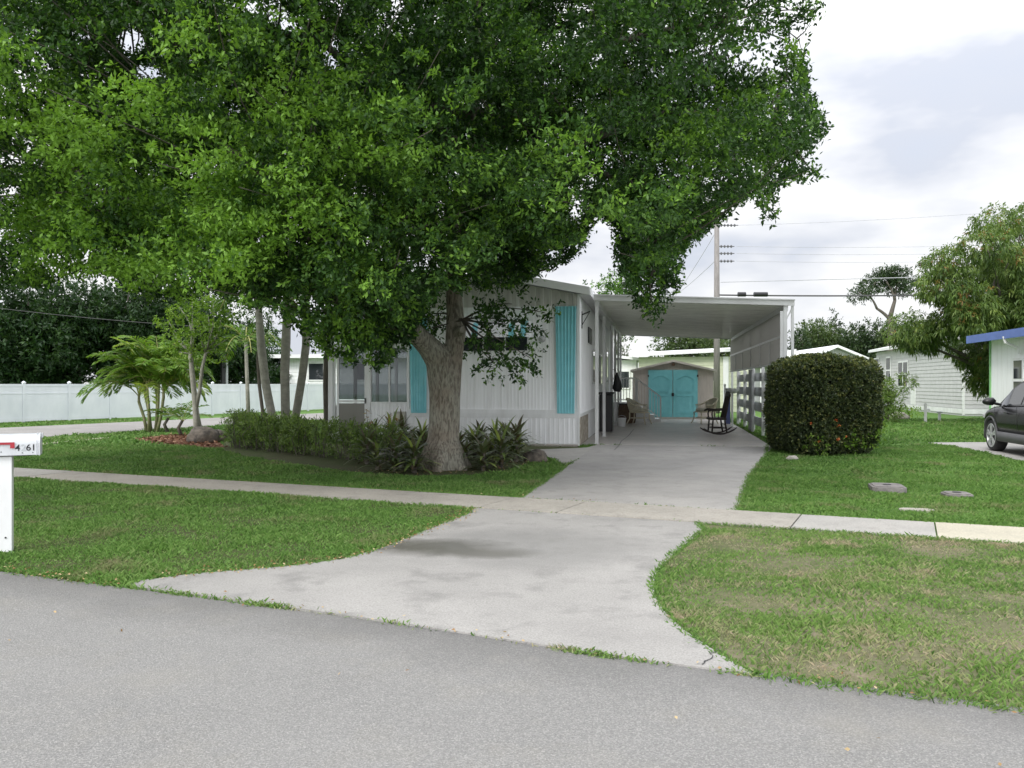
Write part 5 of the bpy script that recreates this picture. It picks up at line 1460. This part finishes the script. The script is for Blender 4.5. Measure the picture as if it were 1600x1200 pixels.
# limbs reaching into the clumps
mb = MB()
hubs = [T(711, 455, .1), T(716, 380, .15), T(722, 330, .2), T(735, 260, .3), T(740, 180, .2), T(748, 80, .3)]
lefth = T(628, 495, -.6)
mains = []
for src, dst, r0 in ((lefth, at(560, 400, 11.6), .20), (lefth, at(480, 330, 10.8), .16), (lefth, at(300, 330, 11.5), .15), (hubs[2], at(850, 240, 13.5), .17), (hubs[1], at(830, 330, 13.2), .14), (hubs[3], at(620, 150, 14.5), .15), (hubs[3], at(880, 90, 14), .13), (hubs[4], at(500, 60, 13.5), .13), (at(560, 400, 11.6), at(300, 200, 11.5), .12), (at(560, 400, 11.6), at(150, 300, 12), .10), (at(850, 240, 13.5), at(1060, 170, 13.2), .10), (at(850, 240, 13.5), at(1010, 300, 13), .08), (at(880, 90, 14), at(1120, 40, 13.5), .09), (hubs[2], at(640, 260, 16), .12), (at(500, 60, 13.5), at(200, 0, 13), .09), (at(1060, 170, 13.2), at(1210, 190, 13), .05), (at(1010, 300, 13), at(1020, 420, 12.5), .035), (at(560, 400, 11.6), at(560, 500, 11.2), .05), (hubs[5], at(900, -150, 14), .09), (hubs[5], at(500, -150, 13), .09), (hubs[5], at(1050, -60, 16), .08), (hubs[4], at(930, 200, 17), .10)):
    mains.append(limb(mb, src, dst, r0, r0 * .45, .12, 8, 10))
nodes = [p for m in mains for p in m[2:]]
for c, r in blobs:
    v = Vector(c); q = min(nodes, key=lambda p: (p - v).length + max(0, p.z - v.z) * .3)
    if (q - v).length < 4.0:
        trial = MB(); pts = limb(trial, q, v, .024 if c[1] > 11.5 else .014, .005, .13, 6, 5)
        if not pip(proj(np.array([list(p) for p in pts])), CROWN).all(): continue
        mb.add(trial.v, trial.f)
        for _ in range(3 if c[1] > 12.5 else 0):
            e = v + Vector(rng.normal(size=3)).normalized() * r[0] * .7
            if not pip(proj(np.array(e)[None]), CROWN)[0]: continue
            mb.tube([v, v.lerp(e, .5) + Vector(rng.normal(0, .05, 3)), e], [.011, .008, .004], 4, cap=False)
for px, py, Y, r in thin[:-1]:
    limb(mb, T(722, 500, -.1), at(px, py, Y), .02, .006, .15, 6, 5)
mb.build('limb', M['bark_grey'], tree, WI, smooth=True)

DM = 3.2
# ---- generic tree / shrub
def foliage(parent, bl, mat, dens, k_, tl, L, W, spread=.8, droop=0.0, tsd=.14, lo=.5, flat=0, name='crown', up=.1):
    CC, DD = [], []
    for c, r in bl:
        r = np.asarray(r, float) * np.ones(3)
        n = max(6, int(DM * dens * (r[0] * r[1] + r[0] * r[2] + r[1] * r[2]) / 3 * 4))
        P, d = shell(n, *c, *r, lo=lo)
        CC.append(P); DD.append(d + np.array([0, 0, up]) + rng.normal(0, .3, (n, 3)))
    C, D = np.concatenate(CC), np.concatenate(DD)
    m = C[:, 2] > .05; C, D = C[m], D[m]
    V, t = twigs(C, D, k_, tl, L, W, spread, droop, tsd)
    return quads(name, V, mat, parent, tint=t), C
def bg_tree(name, label, px, Y, z_lo, z_hi, rx, mat, n=14, L=.22, W=.10, dens=5, group=None, cat='tree', trunk_h=None, ry=None, shape='round', k_=7, seed=None):
    x = (px - 800) / FPX * Y
    t = thing(name, label, cat, (x, Y, 0), group=group)
    ry = ry or rx * .8; H_ = z_hi - z_lo; cz_ = (z_lo + z_hi) / 2
    bl = []
    for _ in range(n):
        d = rng.normal(size=3); d /= np.linalg.norm(d); q = rng.random() ** .4
        p = np.array([x, Y, cz_]) + d * q * np.array([rx * .72, ry * .72, H_ * .36])
        if shape == 'cone': p[0] = x + (p[0] - x) * (1.2 - (p[2] - z_lo) / H_ * 1.1); p[1] = Y + (p[1] - Y) * (1.2 - (p[2] - z_lo) / H_ * 1.1)
        rr = rng.uniform(.26, .42) * min(rx, H_ * .55)
        if shape == 'cone': rr *= 1.15 - .85 * (p[2] - z_lo) / H_
        bl.append((p, (rr * 1.1, rr * 1.1, rr * .85)))
    foliage(t, bl, mat, dens, k_, L * 1.6, L, W)
    mb = MB()
    top = trunk_h or cz_
    r0 = max(.10, H_ * .03)
    mb.tube([(x, Y, 0), (x + .05, Y, top * .5), (x, Y, top)], [r0, r0 * .8, r0 * .6], 8)
    for c, r in bl[:10]: limb(mb, (x, Y, top * .75), c, r0 * .4, r0 * .12, .15, 4, 5)
    mb.build('trunk', M['bark_grey'], t, WI, smooth=True)
    return t
# dark trees behind the vinyl fence
for i, (px, Y, zh, rx, lb) in enumerate([(-120, 40, 8.5, 3.6, 'broad dark tree behind the vinyl fence left of the mailbox'), (20, 39, 7.6, 3.2, 'dark tree directly above the mailbox behind the fence'), (120, 41, 7.4, 3.0, 'dark dense tree behind the fence left of the palm clump'), (215, 43, 8.2, 3.2, 'dark tall tree behind the palm clump'), (300, 46, 8.0, 3.0, 'dark tree behind the fence and the bright small tree'), (372, 50, 5.9, 2.4, 'dark low tree behind the fence left of the palm trunks'), (60, 48, 9.5, 4.0, 'taller dark tree rising at the back behind the fence'), (420, 56, 5.2, 2.3, 'dark tree beside the white home beyond the fence')]):
    bg_tree('dark_tree', lb, px, Y, -.3, zh, rx, M['ficus'], n=26, L=.26, W=.10, dens=6.5, group='dark trees behind the vinyl fence', k_=8)
# trees seen past the carport
bg_tree('far_tree', 'green tree over the carport rear left of the utility pole', 1078, 62, 2.5, 6.6, 4.0, M['farleaf'], n=20, L=.28, W=.14, dens=5, group='trees beyond the houses')
bg_tree('far_tree', 'yellowish green tree right beside the pole behind the pale green house', 1128, 66, 2.5, 6.6, 3.2, M['farleaf'], n=16, L=.28, W=.14, dens=5, group='trees beyond the houses')
bg_tree('far_tree', 'tree rising above the roof of the home between shade tree and carport', 955, 38, 3.0, 7.2, 1.9, M['oak'], n=16, L=.16, W=.08, dens=9)
bg_tree('far_tree', 'green tree visible under the carport roof at its left corner', 968, 58, 1.5, 5.2, 1.0, M['farleaf'], n=9, L=.22, W=.1, dens=7, group='trees beyond the houses')
for px, Y, zl, zh, rx, mt, lb, sh in [(1245, 80, 1.0, 8.3, 2.4, 'pine', 'wispy dark pine just right of the carport', 'cone'), (1275, 84, 2, 8.8, 3.4, 'farleaf', 'rounded light green tree above the white roofed house', 'round'), (1303, 88, 3, 10.5, 1.5, 'pine', 'thin spiky conifer poking highest above the tree line', 'cone'), (1320, 86, 1, 8.4, 3.6, 'farleaf', 'broad mid green tree behind the clipped hedge', 'round'), (1352, 82, 1, 8.2, 3.0, 'pine', 'dark feathery tree in the middle of the tree line', 'round'), (1375, 84, 2, 8.8, 2.4, 'pine', 'dark conifer under the umbrella pine crown', 'cone'), (1398, 80, 1, 7.9, 2.6, 'farleaf', 'green tree left of the mango tree', 'round'), (1335, 95, 1, 8.0, 4.0, 'pine', 'dark mass of tree far behind the tree line', 'round'), (1440, 85, 1, 8.5, 4.0, 'farleaf', 'far tree hidden partly by the mango tree', 'round'), (1520, 85, 1, 8.5, 4.5, 'farleaf', 'far tree behind the mango tree crown at right', 'round')]:
    bg_tree('far_tree', lb, px, Y, zl, zh, rx, M[mt], n=22, L=.34, W=.13, dens=4.2, group='trees beyond the houses', shape=sh)
# umbrella pine
Y = 70.0
def U(px, py, dy=0): return at(px, py, Y + dy)
up_ = thing('umbrella_pine', 'flat crowned pine with bare forked stem above the tree line', 'tree', (U(1392, 600).x, Y, 0))
mb = MB()
mb.tube([(U(1393, 600).x, Y, 0), U(1393, 560), U(1392, 520), U(1391, 495)], [.42, .36, .30, .26], 10)
limb(mb, U(1391, 495), U(1398, 470), .22, .14, .08); limb(mb, U(1398, 470), U(1405, 440), .14, .07, .1); limb(mb, U(1398, 470), U(1385, 440), .12, .06, .1)
limb(mb, U(1391, 500), U(1370, 482), .16, .11, .08); limb(mb, U(1370, 482), U(1358, 462), .11, .07, .1); limb(mb, U(1358, 462), U(1342, 457), .07, .04, .1); limb(mb, U(1360, 466), U(1368, 440), .07, .04, .1)
mb.build('trunk', M['bark_grey'], up_, WI, smooth=True)
bl = []
for px, py, r in [(1345, 458, .75), (1340, 465, .55), (1362, 446, .8), (1380, 438, .95), (1395, 432, 1.0), (1410, 438, .9), (1372, 432, .7), (1388, 426, .7), (1404, 428, .7), (1420, 446, .7), (1400, 448, .8), (1352, 450, .6), (1385, 450, .6), (1425, 455, .5), (1410, 455, .5)]:
    bl.append((np.array(U(px, py, random.uniform(-1.5, 1.5))), (r * 1.2, r * 1.2, r * .55)))
foliage(up_, bl, M['pine'], 9, 7, .4, .30, .09)
# ---- mango tree
Y = 30.0
mg = thing('mango_tree', 'big mango tree with drooping leaves and reddish new growth at the right', 'tree', tuple(at(1560, 600, Y).xy) + (0,))
def G(px, py, dy=0): return at(px, py, Y + dy)
bl = []
mpoly = [(1405, 520), (1415, 470), (1430, 440), (1425, 425), (1455, 410), (1462, 385), (1500, 355), (1530, 345), (1560, 350), (1600, 328), (1700, 300), (1760, 380), (1780, 520), (1700, 600), (1600, 560), (1545, 590), (1510, 602), (1480, 590), (1460, 570), (1425, 560)]
cnt = 0
while cnt < 105:
    px, py = rng.uniform(1400, 1780), rng.uniform(300, 605)
    if not pip(np.array([[px, py]]), mpoly)[0]: continue
    e = ((px - 1590) / 190) ** 2 + ((py - 460) / 165) ** 2
    dy = rng.uniform(-1, 1) * 3.0 * math.sqrt(max(.05, 1 - min(e, .95)))
    r = rng.uniform(.5, .82)
    bl.append((np.array(G(px + 16, py, dy)), (r * 1.1, r * 1.1, r * .8))); cnt += 1
_, Cm = foliage(mg, bl, M['mango'], 24, 9, .22, .20, .05, spread=.6, droop=.45, up=-.35)
sel = (rng.random(len(Cm)) < .12) & (np.array([mnoise.noise(Vector(p) * .7) for p in Cm]) > -.05)
P = Cm[sel] + unit(Cm[sel] - np.array(G(1590, 470))) * .12
V, tt_ = twigs(P, rng.normal(size=P.shape) * .5 + np.array([0, -.5, .2]), 7, .15, .15, .04, .7, .3)
quads('young_leaves', V, M['mangored'], mg, tint=tt_)
mb = MB()
mb.tube([(G(1560, 600).x, Y, 0), (G(1560, 600).x - .05, Y, 1.0), (G(1562, 570).x, Y, 1.9)], [.28, .24, .22], 10)
for c, r in bl[::2]: limb(mb, (G(1562, 570).x, Y, 1.9), c, .10, .02, .15, 6, 6)
mb.build('trunk', M['bark_grey'], mg, WI, smooth=True)

# ---- clipped hedge by the driveway
hx, hy = (1283 - 800) / FPX * 17.55, 17.55
hd = thing('clipped_hedge', 'large clipped dark green hedge block beside the carport', 'hedge', (hx, hy, 0))
n = 9500
def superell(n, a, b, h, ex=5):
    d = rng.normal(size=(n, 3)); d = d / (np.sum(np.abs(d) ** ex, 1) ** (1 / ex))[:, None]
    return d
d = superell(n, 1, 1, 1, 5.5)
dr_ = 1 - np.abs(rng.normal(0, .035, n)) ** 1
P = d * dr_[:, None] * np.array([.99, .96, 1.02]) + np.array([hx, hy, 1.04])
P[:, 2] += .05 * np.sin(P[:, 0] * 5) * (P[:, 2] > 1.8)
lump = np.array([mnoise.noise(Vector(p) * 1.6) for p in P]); P += (P - np.array([hx, hy, 1.0])) * (lump * .10)[:, None]
m = P[:, 2] > .08; P, dd_ = P[m], d[m]
V, t = twigs(P, unit(dd_) + rng.normal(0, .35, P.shape), 8, .07, .055, .032, .8, tsd=.20)
cz_ = V[:, 0, 2]
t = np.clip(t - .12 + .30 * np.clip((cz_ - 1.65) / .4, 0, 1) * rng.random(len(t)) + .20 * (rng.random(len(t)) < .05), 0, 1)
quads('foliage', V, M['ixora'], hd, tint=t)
# green runners at the foot
bl = [(np.array([hx + a, hy - .98 + b, z]), (.16, .12, .14)) for a, b, z in ((-.55, 0, .30), (-.35, 0, .2), (.12, -.02, .28), (.3, 0, .2), (.75, .05, .38), (.85, .05, .6), (.65, 0, .3), (.2, 0, .42))]
foliage(hd, bl, M['lime'], 60, 6, .08, .06, .03, name='low_shoots')[0]['kind'] = 'stuff'
P, d = shell(34, hx - .1, hy - 1.0, .5, .8, .05, .45, lo=.2)
red = leafmat('red_flower', (.5, .08, .03), (.62, .16, .05), (.7, .3, .1), .2)
for c_ in P[:6]:
    Q = c_ + rng.normal(0, .012, (10, 3))
    quads('flower', leaf_quads(Q, rng.normal(size=Q.shape), .035, .03), red, hd, tint=rng.random(10))['kind'] = 'stuff'
mb = MB()
mb.tube([(hx, hy, 0), (hx, hy, 1.6)], [.10, .03], 8)
for _ in range(26):
    a = random.random() * 6.28; q = random.uniform(.2, .75)
    limb(mb, (hx + .3 * math.cos(a), hy + .3 * math.sin(a), 0), (hx + q * math.cos(a), hy + q * math.sin(a), random.uniform(.7, 1.8)), .025, .008, .2, 4, 5)
mb.build('stem', M['bark_grey'], hd, WI)
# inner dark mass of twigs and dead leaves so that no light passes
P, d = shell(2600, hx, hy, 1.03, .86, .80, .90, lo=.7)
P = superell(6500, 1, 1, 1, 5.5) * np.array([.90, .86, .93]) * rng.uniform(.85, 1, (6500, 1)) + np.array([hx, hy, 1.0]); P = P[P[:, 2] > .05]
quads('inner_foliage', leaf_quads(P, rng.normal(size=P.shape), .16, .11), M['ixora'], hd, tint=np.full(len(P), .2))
rk_ = []
def rock(name, label, x, y, sx_, sy_, sz_, mat, cat='rock', group=None, seed=0, z=0):
    bm = bmesh.new(); bmesh.ops.create_icosphere(bm, subdivisions=3, radius=1)
    for v in bm.verts:
        q = 1 + .28 * mnoise.noise(v.co * 1.5 + Vector((seed, 0, 0))) + .12 * mnoise.noise(v.co * 4 + Vector((seed, 3, 0)))
        v.co = Vector((v.co.x * sx_ * q, v.co.y * sy_ * q, max(-.1, v.co.z * sz_ * q + sz_ * .55) + z))
    me = bpy.data.meshes.new(name); bm.to_mesh(me); bm.free(); me.materials.append(mat)
    me.polygons.foreach_set('use_smooth', [True] * len(me.polygons))
    o = bpy.data.objects.new(name, me); COL.objects.link(o); o.location = (x, y, 0); tag(o, label, cat, group)
    return o
x, y = gp(836, 722); rock('rock', 'rough dark lump of rock at the right end of the bromeliad bed', x, y, .25, .16, .16, M['rock'], seed=3)
x, y = gp(1238, 719); rock('rock', 'small pale stone at the foot of the clipped hedge', x, y, .12, .06, .06, M['walk'], seed=5)
x, y = gp(318, 692); rock('boulder', 'larger dark weathered boulder on the mulch bed by the small tree', x, y, .42, .3, .26, M['rock'], seed=8)
x, y = gp(342, 689); rock('boulder', 'smaller brown boulder between the small tree and the low hedge', x, y, .3, .25, .2, M['rock'], seed=9)
x, y = gp(1402, 656); rock('rock', 'pale rock in the flower border before the grey house', x, y, .5, .3, .22, M['walk'], seed=12)
# bush right of the hedge
x, y = at(1388, 600, 31).xy
b = thing('garden_shrub', 'loose green shrub with long leaves right of the clipped hedge', 'shrub', (x, y, 0))
bl = [(np.array([x + rng.normal(0, .35), y + rng.normal(0, .3), z]), (.35, .3, .3)) for z in np.linspace(.25, 1.55, 12)]
foliage(b, bl, M['lowhedge'], 34, 8, .18, .16, .035, .7, .1, name='foliage')
MB().tube([(x, y, 0), (x, y, 1.3)], .03, 6).build('stem', M['bark_grey'], b, WI)
for px, py, c, lb in ((1375, 657, 'lime', 'low yellowish plant left of the pale rock'), (1421, 654, 'lime', 'low yellow green plant right of the pale rock')):
    x, y = gp(px, py); b = thing('border_plant', lb, 'plant', (x, y, 0))
    foliage(b, [(np.array([x + dx, y, .2]), (.3, .25, .22)) for dx in (-.35, 0, .35)], M[c], 30, 6, .12, .12, .04, name='foliage')
    MB().tube([(x, y, 0), (x, y, .2)], .02, 5).build('stem', M['bark_grey'], b, WI)

# ---- low hedge in front of the porch
p0_, p1_ = np.array(gp(356, 700)), np.array(gp(600, 727))
lh = thing('low_hedge', 'low straggly green hedge in front of the screened porch', 'hedge', (*((p0_ + p1_) / 2), 0))
bl = []
for u in np.linspace(0, 1, 24):
    c = p0_ + (p1_ - p0_) * u + np.array([0, .3])
    h_ = .80 - .18 * u + rng.normal(0, .03)
    for _ in range(2 if u < .55 else 1):
        bl.append((np.array([c[0] + rng.normal(0, .08), c[1] + rng.uniform(-.12, .45), h_ * .55]), (.24, .34, h_ * .46)))
    bl.append((np.array([c[0], c[1] + rng.uniform(-.1, .3), h_ * .85]), (.20, .28, .15)))
foliage(lh, bl, M['lowhedge'], 62, 7, .10, .075, .024, .8, lo=.5, name='foliage', tsd=.17)
mb = MB()
for _ in range(120):
    u = random.random(); c = p0_ + (p1_ - p0_) * u + np.array([random.gauss(0, .08), .3 + random.gauss(0, .15)])
    mb.tube([(c[0], c[1], 0), (c[0] + random.gauss(0, .06), c[1] + random.gauss(0, .06), .35), (c[0] + random.gauss(0, .12), c[1] + random.gauss(0, .1), random.uniform(.6, .95 - .2 * u))], [.010, .007, .003], 4)
mb.build('stem', M['bark_grey'], lh, WI)
# white flowers showing in the sparse stretch
# ---- bromeliads
def bromeliad(n=26, L=.62, seed=0):
    t = thing('bromeliad', 'x', 'bromeliad plant', group='bromeliads round the foot of the shade tree')
    fs, tt = [], []
    for k in range(n):
        az = k * 2.399 + random.gauss(0, .15); el = R(random.uniform(0, 45) + 34 * k / n); l_ = L * random.uniform(.75, 1.15); w = random.uniform(.020, .032)
        q = Vector((0, 0, .03 + .34 * k / n)); d = Vector((math.cos(az) * math.cos(el), math.sin(az) * math.cos(el), math.sin(el)))
        side = Vector((-math.sin(az), math.cos(az), 0)); S = 6; prev = None
        col = np.clip(random.gauss(.36, .13) + (.5 if random.random() < .10 else 0), 0, 1)
        for i in range(S + 1):
            ww = w * (1 - (i / S) ** 3 * .93) * (.8 + .4 * math.sin(math.pi * i / S))
            up = side.cross(d)
            a, b = q - side * ww, q + side * ww
            if prev: fs.append([prev[0], prev[1], tuple(b), tuple(a)]); tt.append(col)
            prev = (tuple(a), tuple(b))
            q = q + d * (l_ / S); d = (d + Vector((0, 0, -.22))).normalized()
    quads('leaves', np.array(fs, float), M['brom'], t, tint=np.array(tt), world=False)
    MB().tube([(0, 0, 0), (0, 0, .37)], [.04, .03], 8).build('stem', M['bark_grey'], t)
    return t
protos = [bromeliad(52, .46), bromeliad(44, .42), bromeliad(58, .50)]
spots = [(573, 726), (590, 735), (606, 718), (618, 738), (634, 722), (648, 740), (655, 722), (640, 708), (612, 706), (583, 714), (664, 732), (660, 712), (628, 700),
         (728, 730), (742, 716), (755, 736), (768, 722), (783, 732), (795, 716), (806, 722), (775, 708), (750, 704), (735, 700), (790, 704), (808, 710), (717, 724)]
words = ['left end of the bed', 'front left of the bed', 'left of the trunk by the low hedge', 'front edge left of the trunk', 'left of the trunk midway', 'nearest the lawn left of the trunk', 'close against the left of the trunk', 'behind others left of the trunk', 'rear left of the bed by the utility box', 'second from the left end', 'touching the trunk foot at left', 'behind the trunk at left', 'rearmost left of the trunk',
         'first right of the trunk in front', 'right of the trunk in second row', 'front edge right of the trunk', 'middle of the right clump', 'front right of the right clump', 'right clump toward the skirting', 'right end of the right clump', 'rear middle of right clump', 'rear of right clump near the trunk', 'rearmost beside the trunk at right', 'rear right against the skirting', 'outermost right near the dark rock', 'touching the trunk foot at right']
for i, ((px, py), w) in enumerate(zip(spots, words)):
    x, y = gp(px, py); lab = 'purplish green bromeliad, ' + w
    sc_ = random.uniform(.95, 1.25)
    if i < 3: o = protos[i]; o.location = (x, y, 0); o['label'] = lab; o.scale = (sc_,) * 3
    else: o = dup(protos[i % 3], (x, y, 0), random.random() * 6.28, lab, (sc_ * 1.05, sc_ * 1.05, sc_ * random.uniform(.85, 1.1)))
# tall stem plant among them
for px, py, h_, lb in ((612, 722, .95, 'thin reddish sapling rising among the left bromeliads'), (574, 718, 1.0, 'thin red tipped shoot at the end of the low hedge')):
    x, y = gp(px, py); b = thing('sapling', lb, 'plant', (x, y, 0))
    MB().tube([(x, y, 0), (x + .02, y, h_ * .5), (x - .02, y, h_)], [.008, .006, .004], 5).build('stem', M['bark_grey'], b, WI)
    V, t_ = twigs(np.array([[x, y, z] for z in np.linspace(.35, h_, 9)]), rng.normal(size=(9, 3)), 4, .08, .09, .025)
    quads('leaves', V, M['mangored'], b, tint=t_)

# ---- palms
def frond(base, az, el, L, bend, nl, ll, lw, rng_t=.5, vee=.5):
    """arching rachis with leaflets; returns (rachis points, leaflet quads)"""
    q = Vector(base); d = Vector((math.cos(az) * math.cos(el), math.sin(az) * math.cos(el), math.sin(el))); S = 14; pts = [q.copy()]
    for i in range(S):
        q = q + d * (L / S); d = (d + Vector((0, 0, -bend / S))).normalized(); pts.append(q.copy())
    P, D, LL = [], [], []
    for i in range(nl):
        u = .16 + .84 * i / nl; f = u * S; a = int(min(f, S - 1)); p = pts[a].lerp(pts[a + 1], f - a); dr = (pts[min(a + 1, S)] - pts[a]).normalized()
        sd = dr.cross(Vector((0, 0, 1)));
        if sd.length < .05: sd = Vector((-math.sin(az), math.cos(az), 0))
        sd.normalize(); up = sd.cross(dr)
        l_ = ll * (math.sin(math.pi * min(1, .12 + u * .84)) ** .6)
        for s_ in (-1, 1):
            v = dr * .75 + sd * s_ * .9 + up * vee * .5 + Vector((0, 0, random.gauss(-.12, .12)))
            P.append(p); D.append(v); LL.append(l_ * random.uniform(.85, 1.1))
    V = leaf_quads(np.array(P), np.array(D), np.array(LL), lw, droop=.16)
    return pts, V
ax_, ay_ = gp(238, 676)
pm_ = thing('areca_palm', 'clumping palm with arching yellow green fronds on the mulch bed', 'palm', (ax_, ay_, 0))
stems = [(-.35, .1, .95, -.25), (-.10, -.1, 1.25, -.05), (.12, .05, 1.45, .1), (.30, -.08, 1.1, .2), (.02, .25, 1.75, 0), (-.22, .2, 1.2, -.18)]
mst = MB(); ra = MB(); VV = []; TT = []
for sx0, sy0, h_, ln in stems:
    b0 = Vector((ax_ + sx0 * .6, ay_ + sy0, 0)); b1 = b0 + Vector((ln, 0, h_))
    mst.tube([b0, b0.lerp(b1, .5) + Vector((.03, 0, 0)), b1, b1 + Vector((0, 0, .3))], [.055, .045, .045, .03], 8)
    for k in range(12):
        az = random.random() * 6.28 if k > 5 else random.choice([math.pi + random.gauss(0, .5), random.gauss(0, .6)])
        pts, V = frond(b1 + Vector((0, 0, .15)), az, R(random.uniform(48, 84)), random.uniform(1.5, 2.15), random.uniform(2.0, 3.1), 44, .50, .040)
        ra.tube(pts, [.014 - .0008 * i for i in range(len(pts))], 5, cap=False)
        VV.append(V); TT.append(np.clip(rng.normal(random.choice([.25, .4, .5, .5, .7]), .08, len(V)), 0, 1))
mst.build('stem', M['palm_stem'] if 'palm_stem' in M else pm('palm_stem', (.20, .22, .09), (.28, .25, .16), rough=.6, scale=4, stretch=(.3, .3, 6)), pm_, WI, smooth=True)
M['rachis'] = pm('rachis', (.30, .30, .08), rough=.5)
ra.build('rachis', M['rachis'], pm_, WI)
quads('fronds', np.concatenate(VV), M['palm'], pm_, tint=np.concatenate(TT))
# small palms at its foot
for px, py, lb, L_ in ((262, 676, 'short grey green palm seedling right of the palm clump', .8), (284, 682, 'low cycad like plant leaning beside the small tree', .9)):
    x, y = gp(px, py); b = thing('young_palm', lb, 'palm', (x, y, 0)); ra = MB(); VV = []
    MB().tube([(x, y, 0), (x - .1, y, .25), (x + .02, y, .45)], [.06, .05, .04], 7).build('stem', M['bark_grey'], b, WI, smooth=True)
    for k in range(9):
        pts, V = frond((x + .02, y, .42), k * .72, R(random.uniform(35, 70)), L_, 1.3, 18, .24, .03); ra.tube(pts, .007, 4, cap=False); VV.append(V)
    ra.build('rachis', M['rachis'], b, WI); V = np.concatenate(VV); quads('fronds', V, M['palm'], b, tint=np.clip(rng.normal(.3, .1, len(V)), 0, 1))
# small forked tree with bright leaves
sx_, sy_ = gp(310, 690)
b = thing('small_tree', 'small forked pale barked tree with bright green leaves on the mulch bed', 'tree', (sx_, sy_, 0))
mb = MB(); k = sy_
def S_(px, py, dy=0): return at(px, py, sy_ + dy)
mb.tube([(sx_, sy_, 0), S_(306, 650), S_(304, 620), S_(300, 580), S_(297, 550)], [.10, .075, .07, .065, .05], 9)
mb.tube([S_(306, 640), S_(312, 610), S_(316, 575), S_(322, 550)], [.055, .05, .045, .04], 8)
mb.tube([(sx_ + .12, sy_, 0), S_(309, 650, .05), S_(306, 630)], [.06, .05, .05], 8)
bl = []
for px, py, r, dy in [(280, 480, .38, 0), (300, 500, .42, .2), (325, 490, .42, -.2), (345, 500, .4, 0), (270, 520, .35, .2), (295, 535, .4, -.3), (320, 535, .4, .3), (335, 550, .35, 0), (300, 560, .3, .2), (262, 500, .3, 0), (330, 465, .35, .1), (300, 470, .3, 0), (355, 530, .3, 0), (312, 515, .4, -.4), (280, 550, .3, 0)]:
    c = S_(px, py, dy); bl.append((np.array(c), (r, r, r * .8))); limb(mb, S_(297 + (px > 305) * 24, 552), c, .03, .008, .2, 5, 5)
mb.build('trunk', M['bark_pale'], b, WI, smooth=True)
foliage(b, bl, M['lime'], 24, 7, .12, .085, .05, lo=.3)
# tall slender palms with grey trunks
for i, (pts, r, lb) in enumerate([([(432, 690), (425, 650), (415, 600), (408, 540), (404, 480)], .105, 'leaning grey palm trunk, leftmost thick one of the group'), ([(446, 690), (446, 640), (445, 580), (447, 530), (449, 470)], .115, 'straight grey palm trunk in the middle of the group'), ([(456, 690), (462, 650), (472, 590), (478, 540), (479, 500), (477, 460)], .105, 'grey palm trunk leaning right beside the porch'), ([(411, 690), (410, 640), (405, 600), (403, 560), (410, 500)], .045, 'thin brownish stem left of the grey palm trunks'), ([(511, 690), (510, 650), (509, 600), (510, 560), (516, 500)], .075, 'vine covered trunk against the porch corner')]):
    Yp = 20.3 + i * .35
    b = thing('slender_palm' if i < 3 else 'slender_tree', lb, 'palm' if i < 3 else 'tree', (at(pts[0][0], 600, Yp).x, Yp, 0), group='grey trunks behind the low hedge')
    P3 = [at(x, y, Yp) for x, y in pts]; P3[0].z = 0
    MB().tube(P3, [r * 1.25] + [r] * (len(P3) - 2) + [r * .8], 12).build('trunk', M['bark_pale'] if i < 3 else M['bark_grey'], b, WI, smooth=True)
    top = P3[-1]
    if i < 3:
        MB().tube([top, top + Vector((0, 0, .45))], [r * .95, r * .5], 10).build('crownshaft', pm('crownshaft', (.20, .28, .10), rough=.5), b, WI, smooth=True)
        ra = MB(); VV = []
        for k_ in range(9):
            p_, V = frond(top + Vector((0, 0, .42)), k_ * .7 + i, R(random.uniform(25, 60)), 1.5, 2.2, 26, .45, .04); ra.tube(p_, .014, 5, cap=False); VV.append(V)
        ra.build('rachis', M['rachis'], b, WI); V = np.concatenate(VV); quads('fronds', V, M['palm'], b, tint=np.clip(rng.normal(.32, .1, len(V)), 0, 1))
    else:
        foliage(b, [(np.array(top) + rng.normal(0, .25, 3), (.35, .35, .3)) for _ in range(6)], M['oak'], 22, 7, .12, .08, .04)
# dropping fronds seen left of the trunks
b = thing('low_palm', 'palm with greyish feathery fronds behind the bright small tree', 'palm', (at(378, 600, 24).x, 24, 0)); ra = MB(); VV = []
top = at(384, 535, 24)
for k_ in range(12):
    p_, V = frond(top, k_ * .55 + .2, R(random.uniform(20, 60)), 1.5, 1.9, 26, .42, .035); ra.tube(p_, .013, 5, cap=False); VV.append(V)
MB().tube([(top.x + .1, 24, 0), (top.x + .05, 24, 1.4), top], [.07, .06, .05], 8).build('trunk', M['bark_pale'], b, WI, smooth=True)
ra.build('rachis', M['rachis'], b, WI); V = np.concatenate(VV); quads('fronds', V, M['palm'], b, tint=np.clip(rng.normal(.3, .12, len(V)), 0, 1))
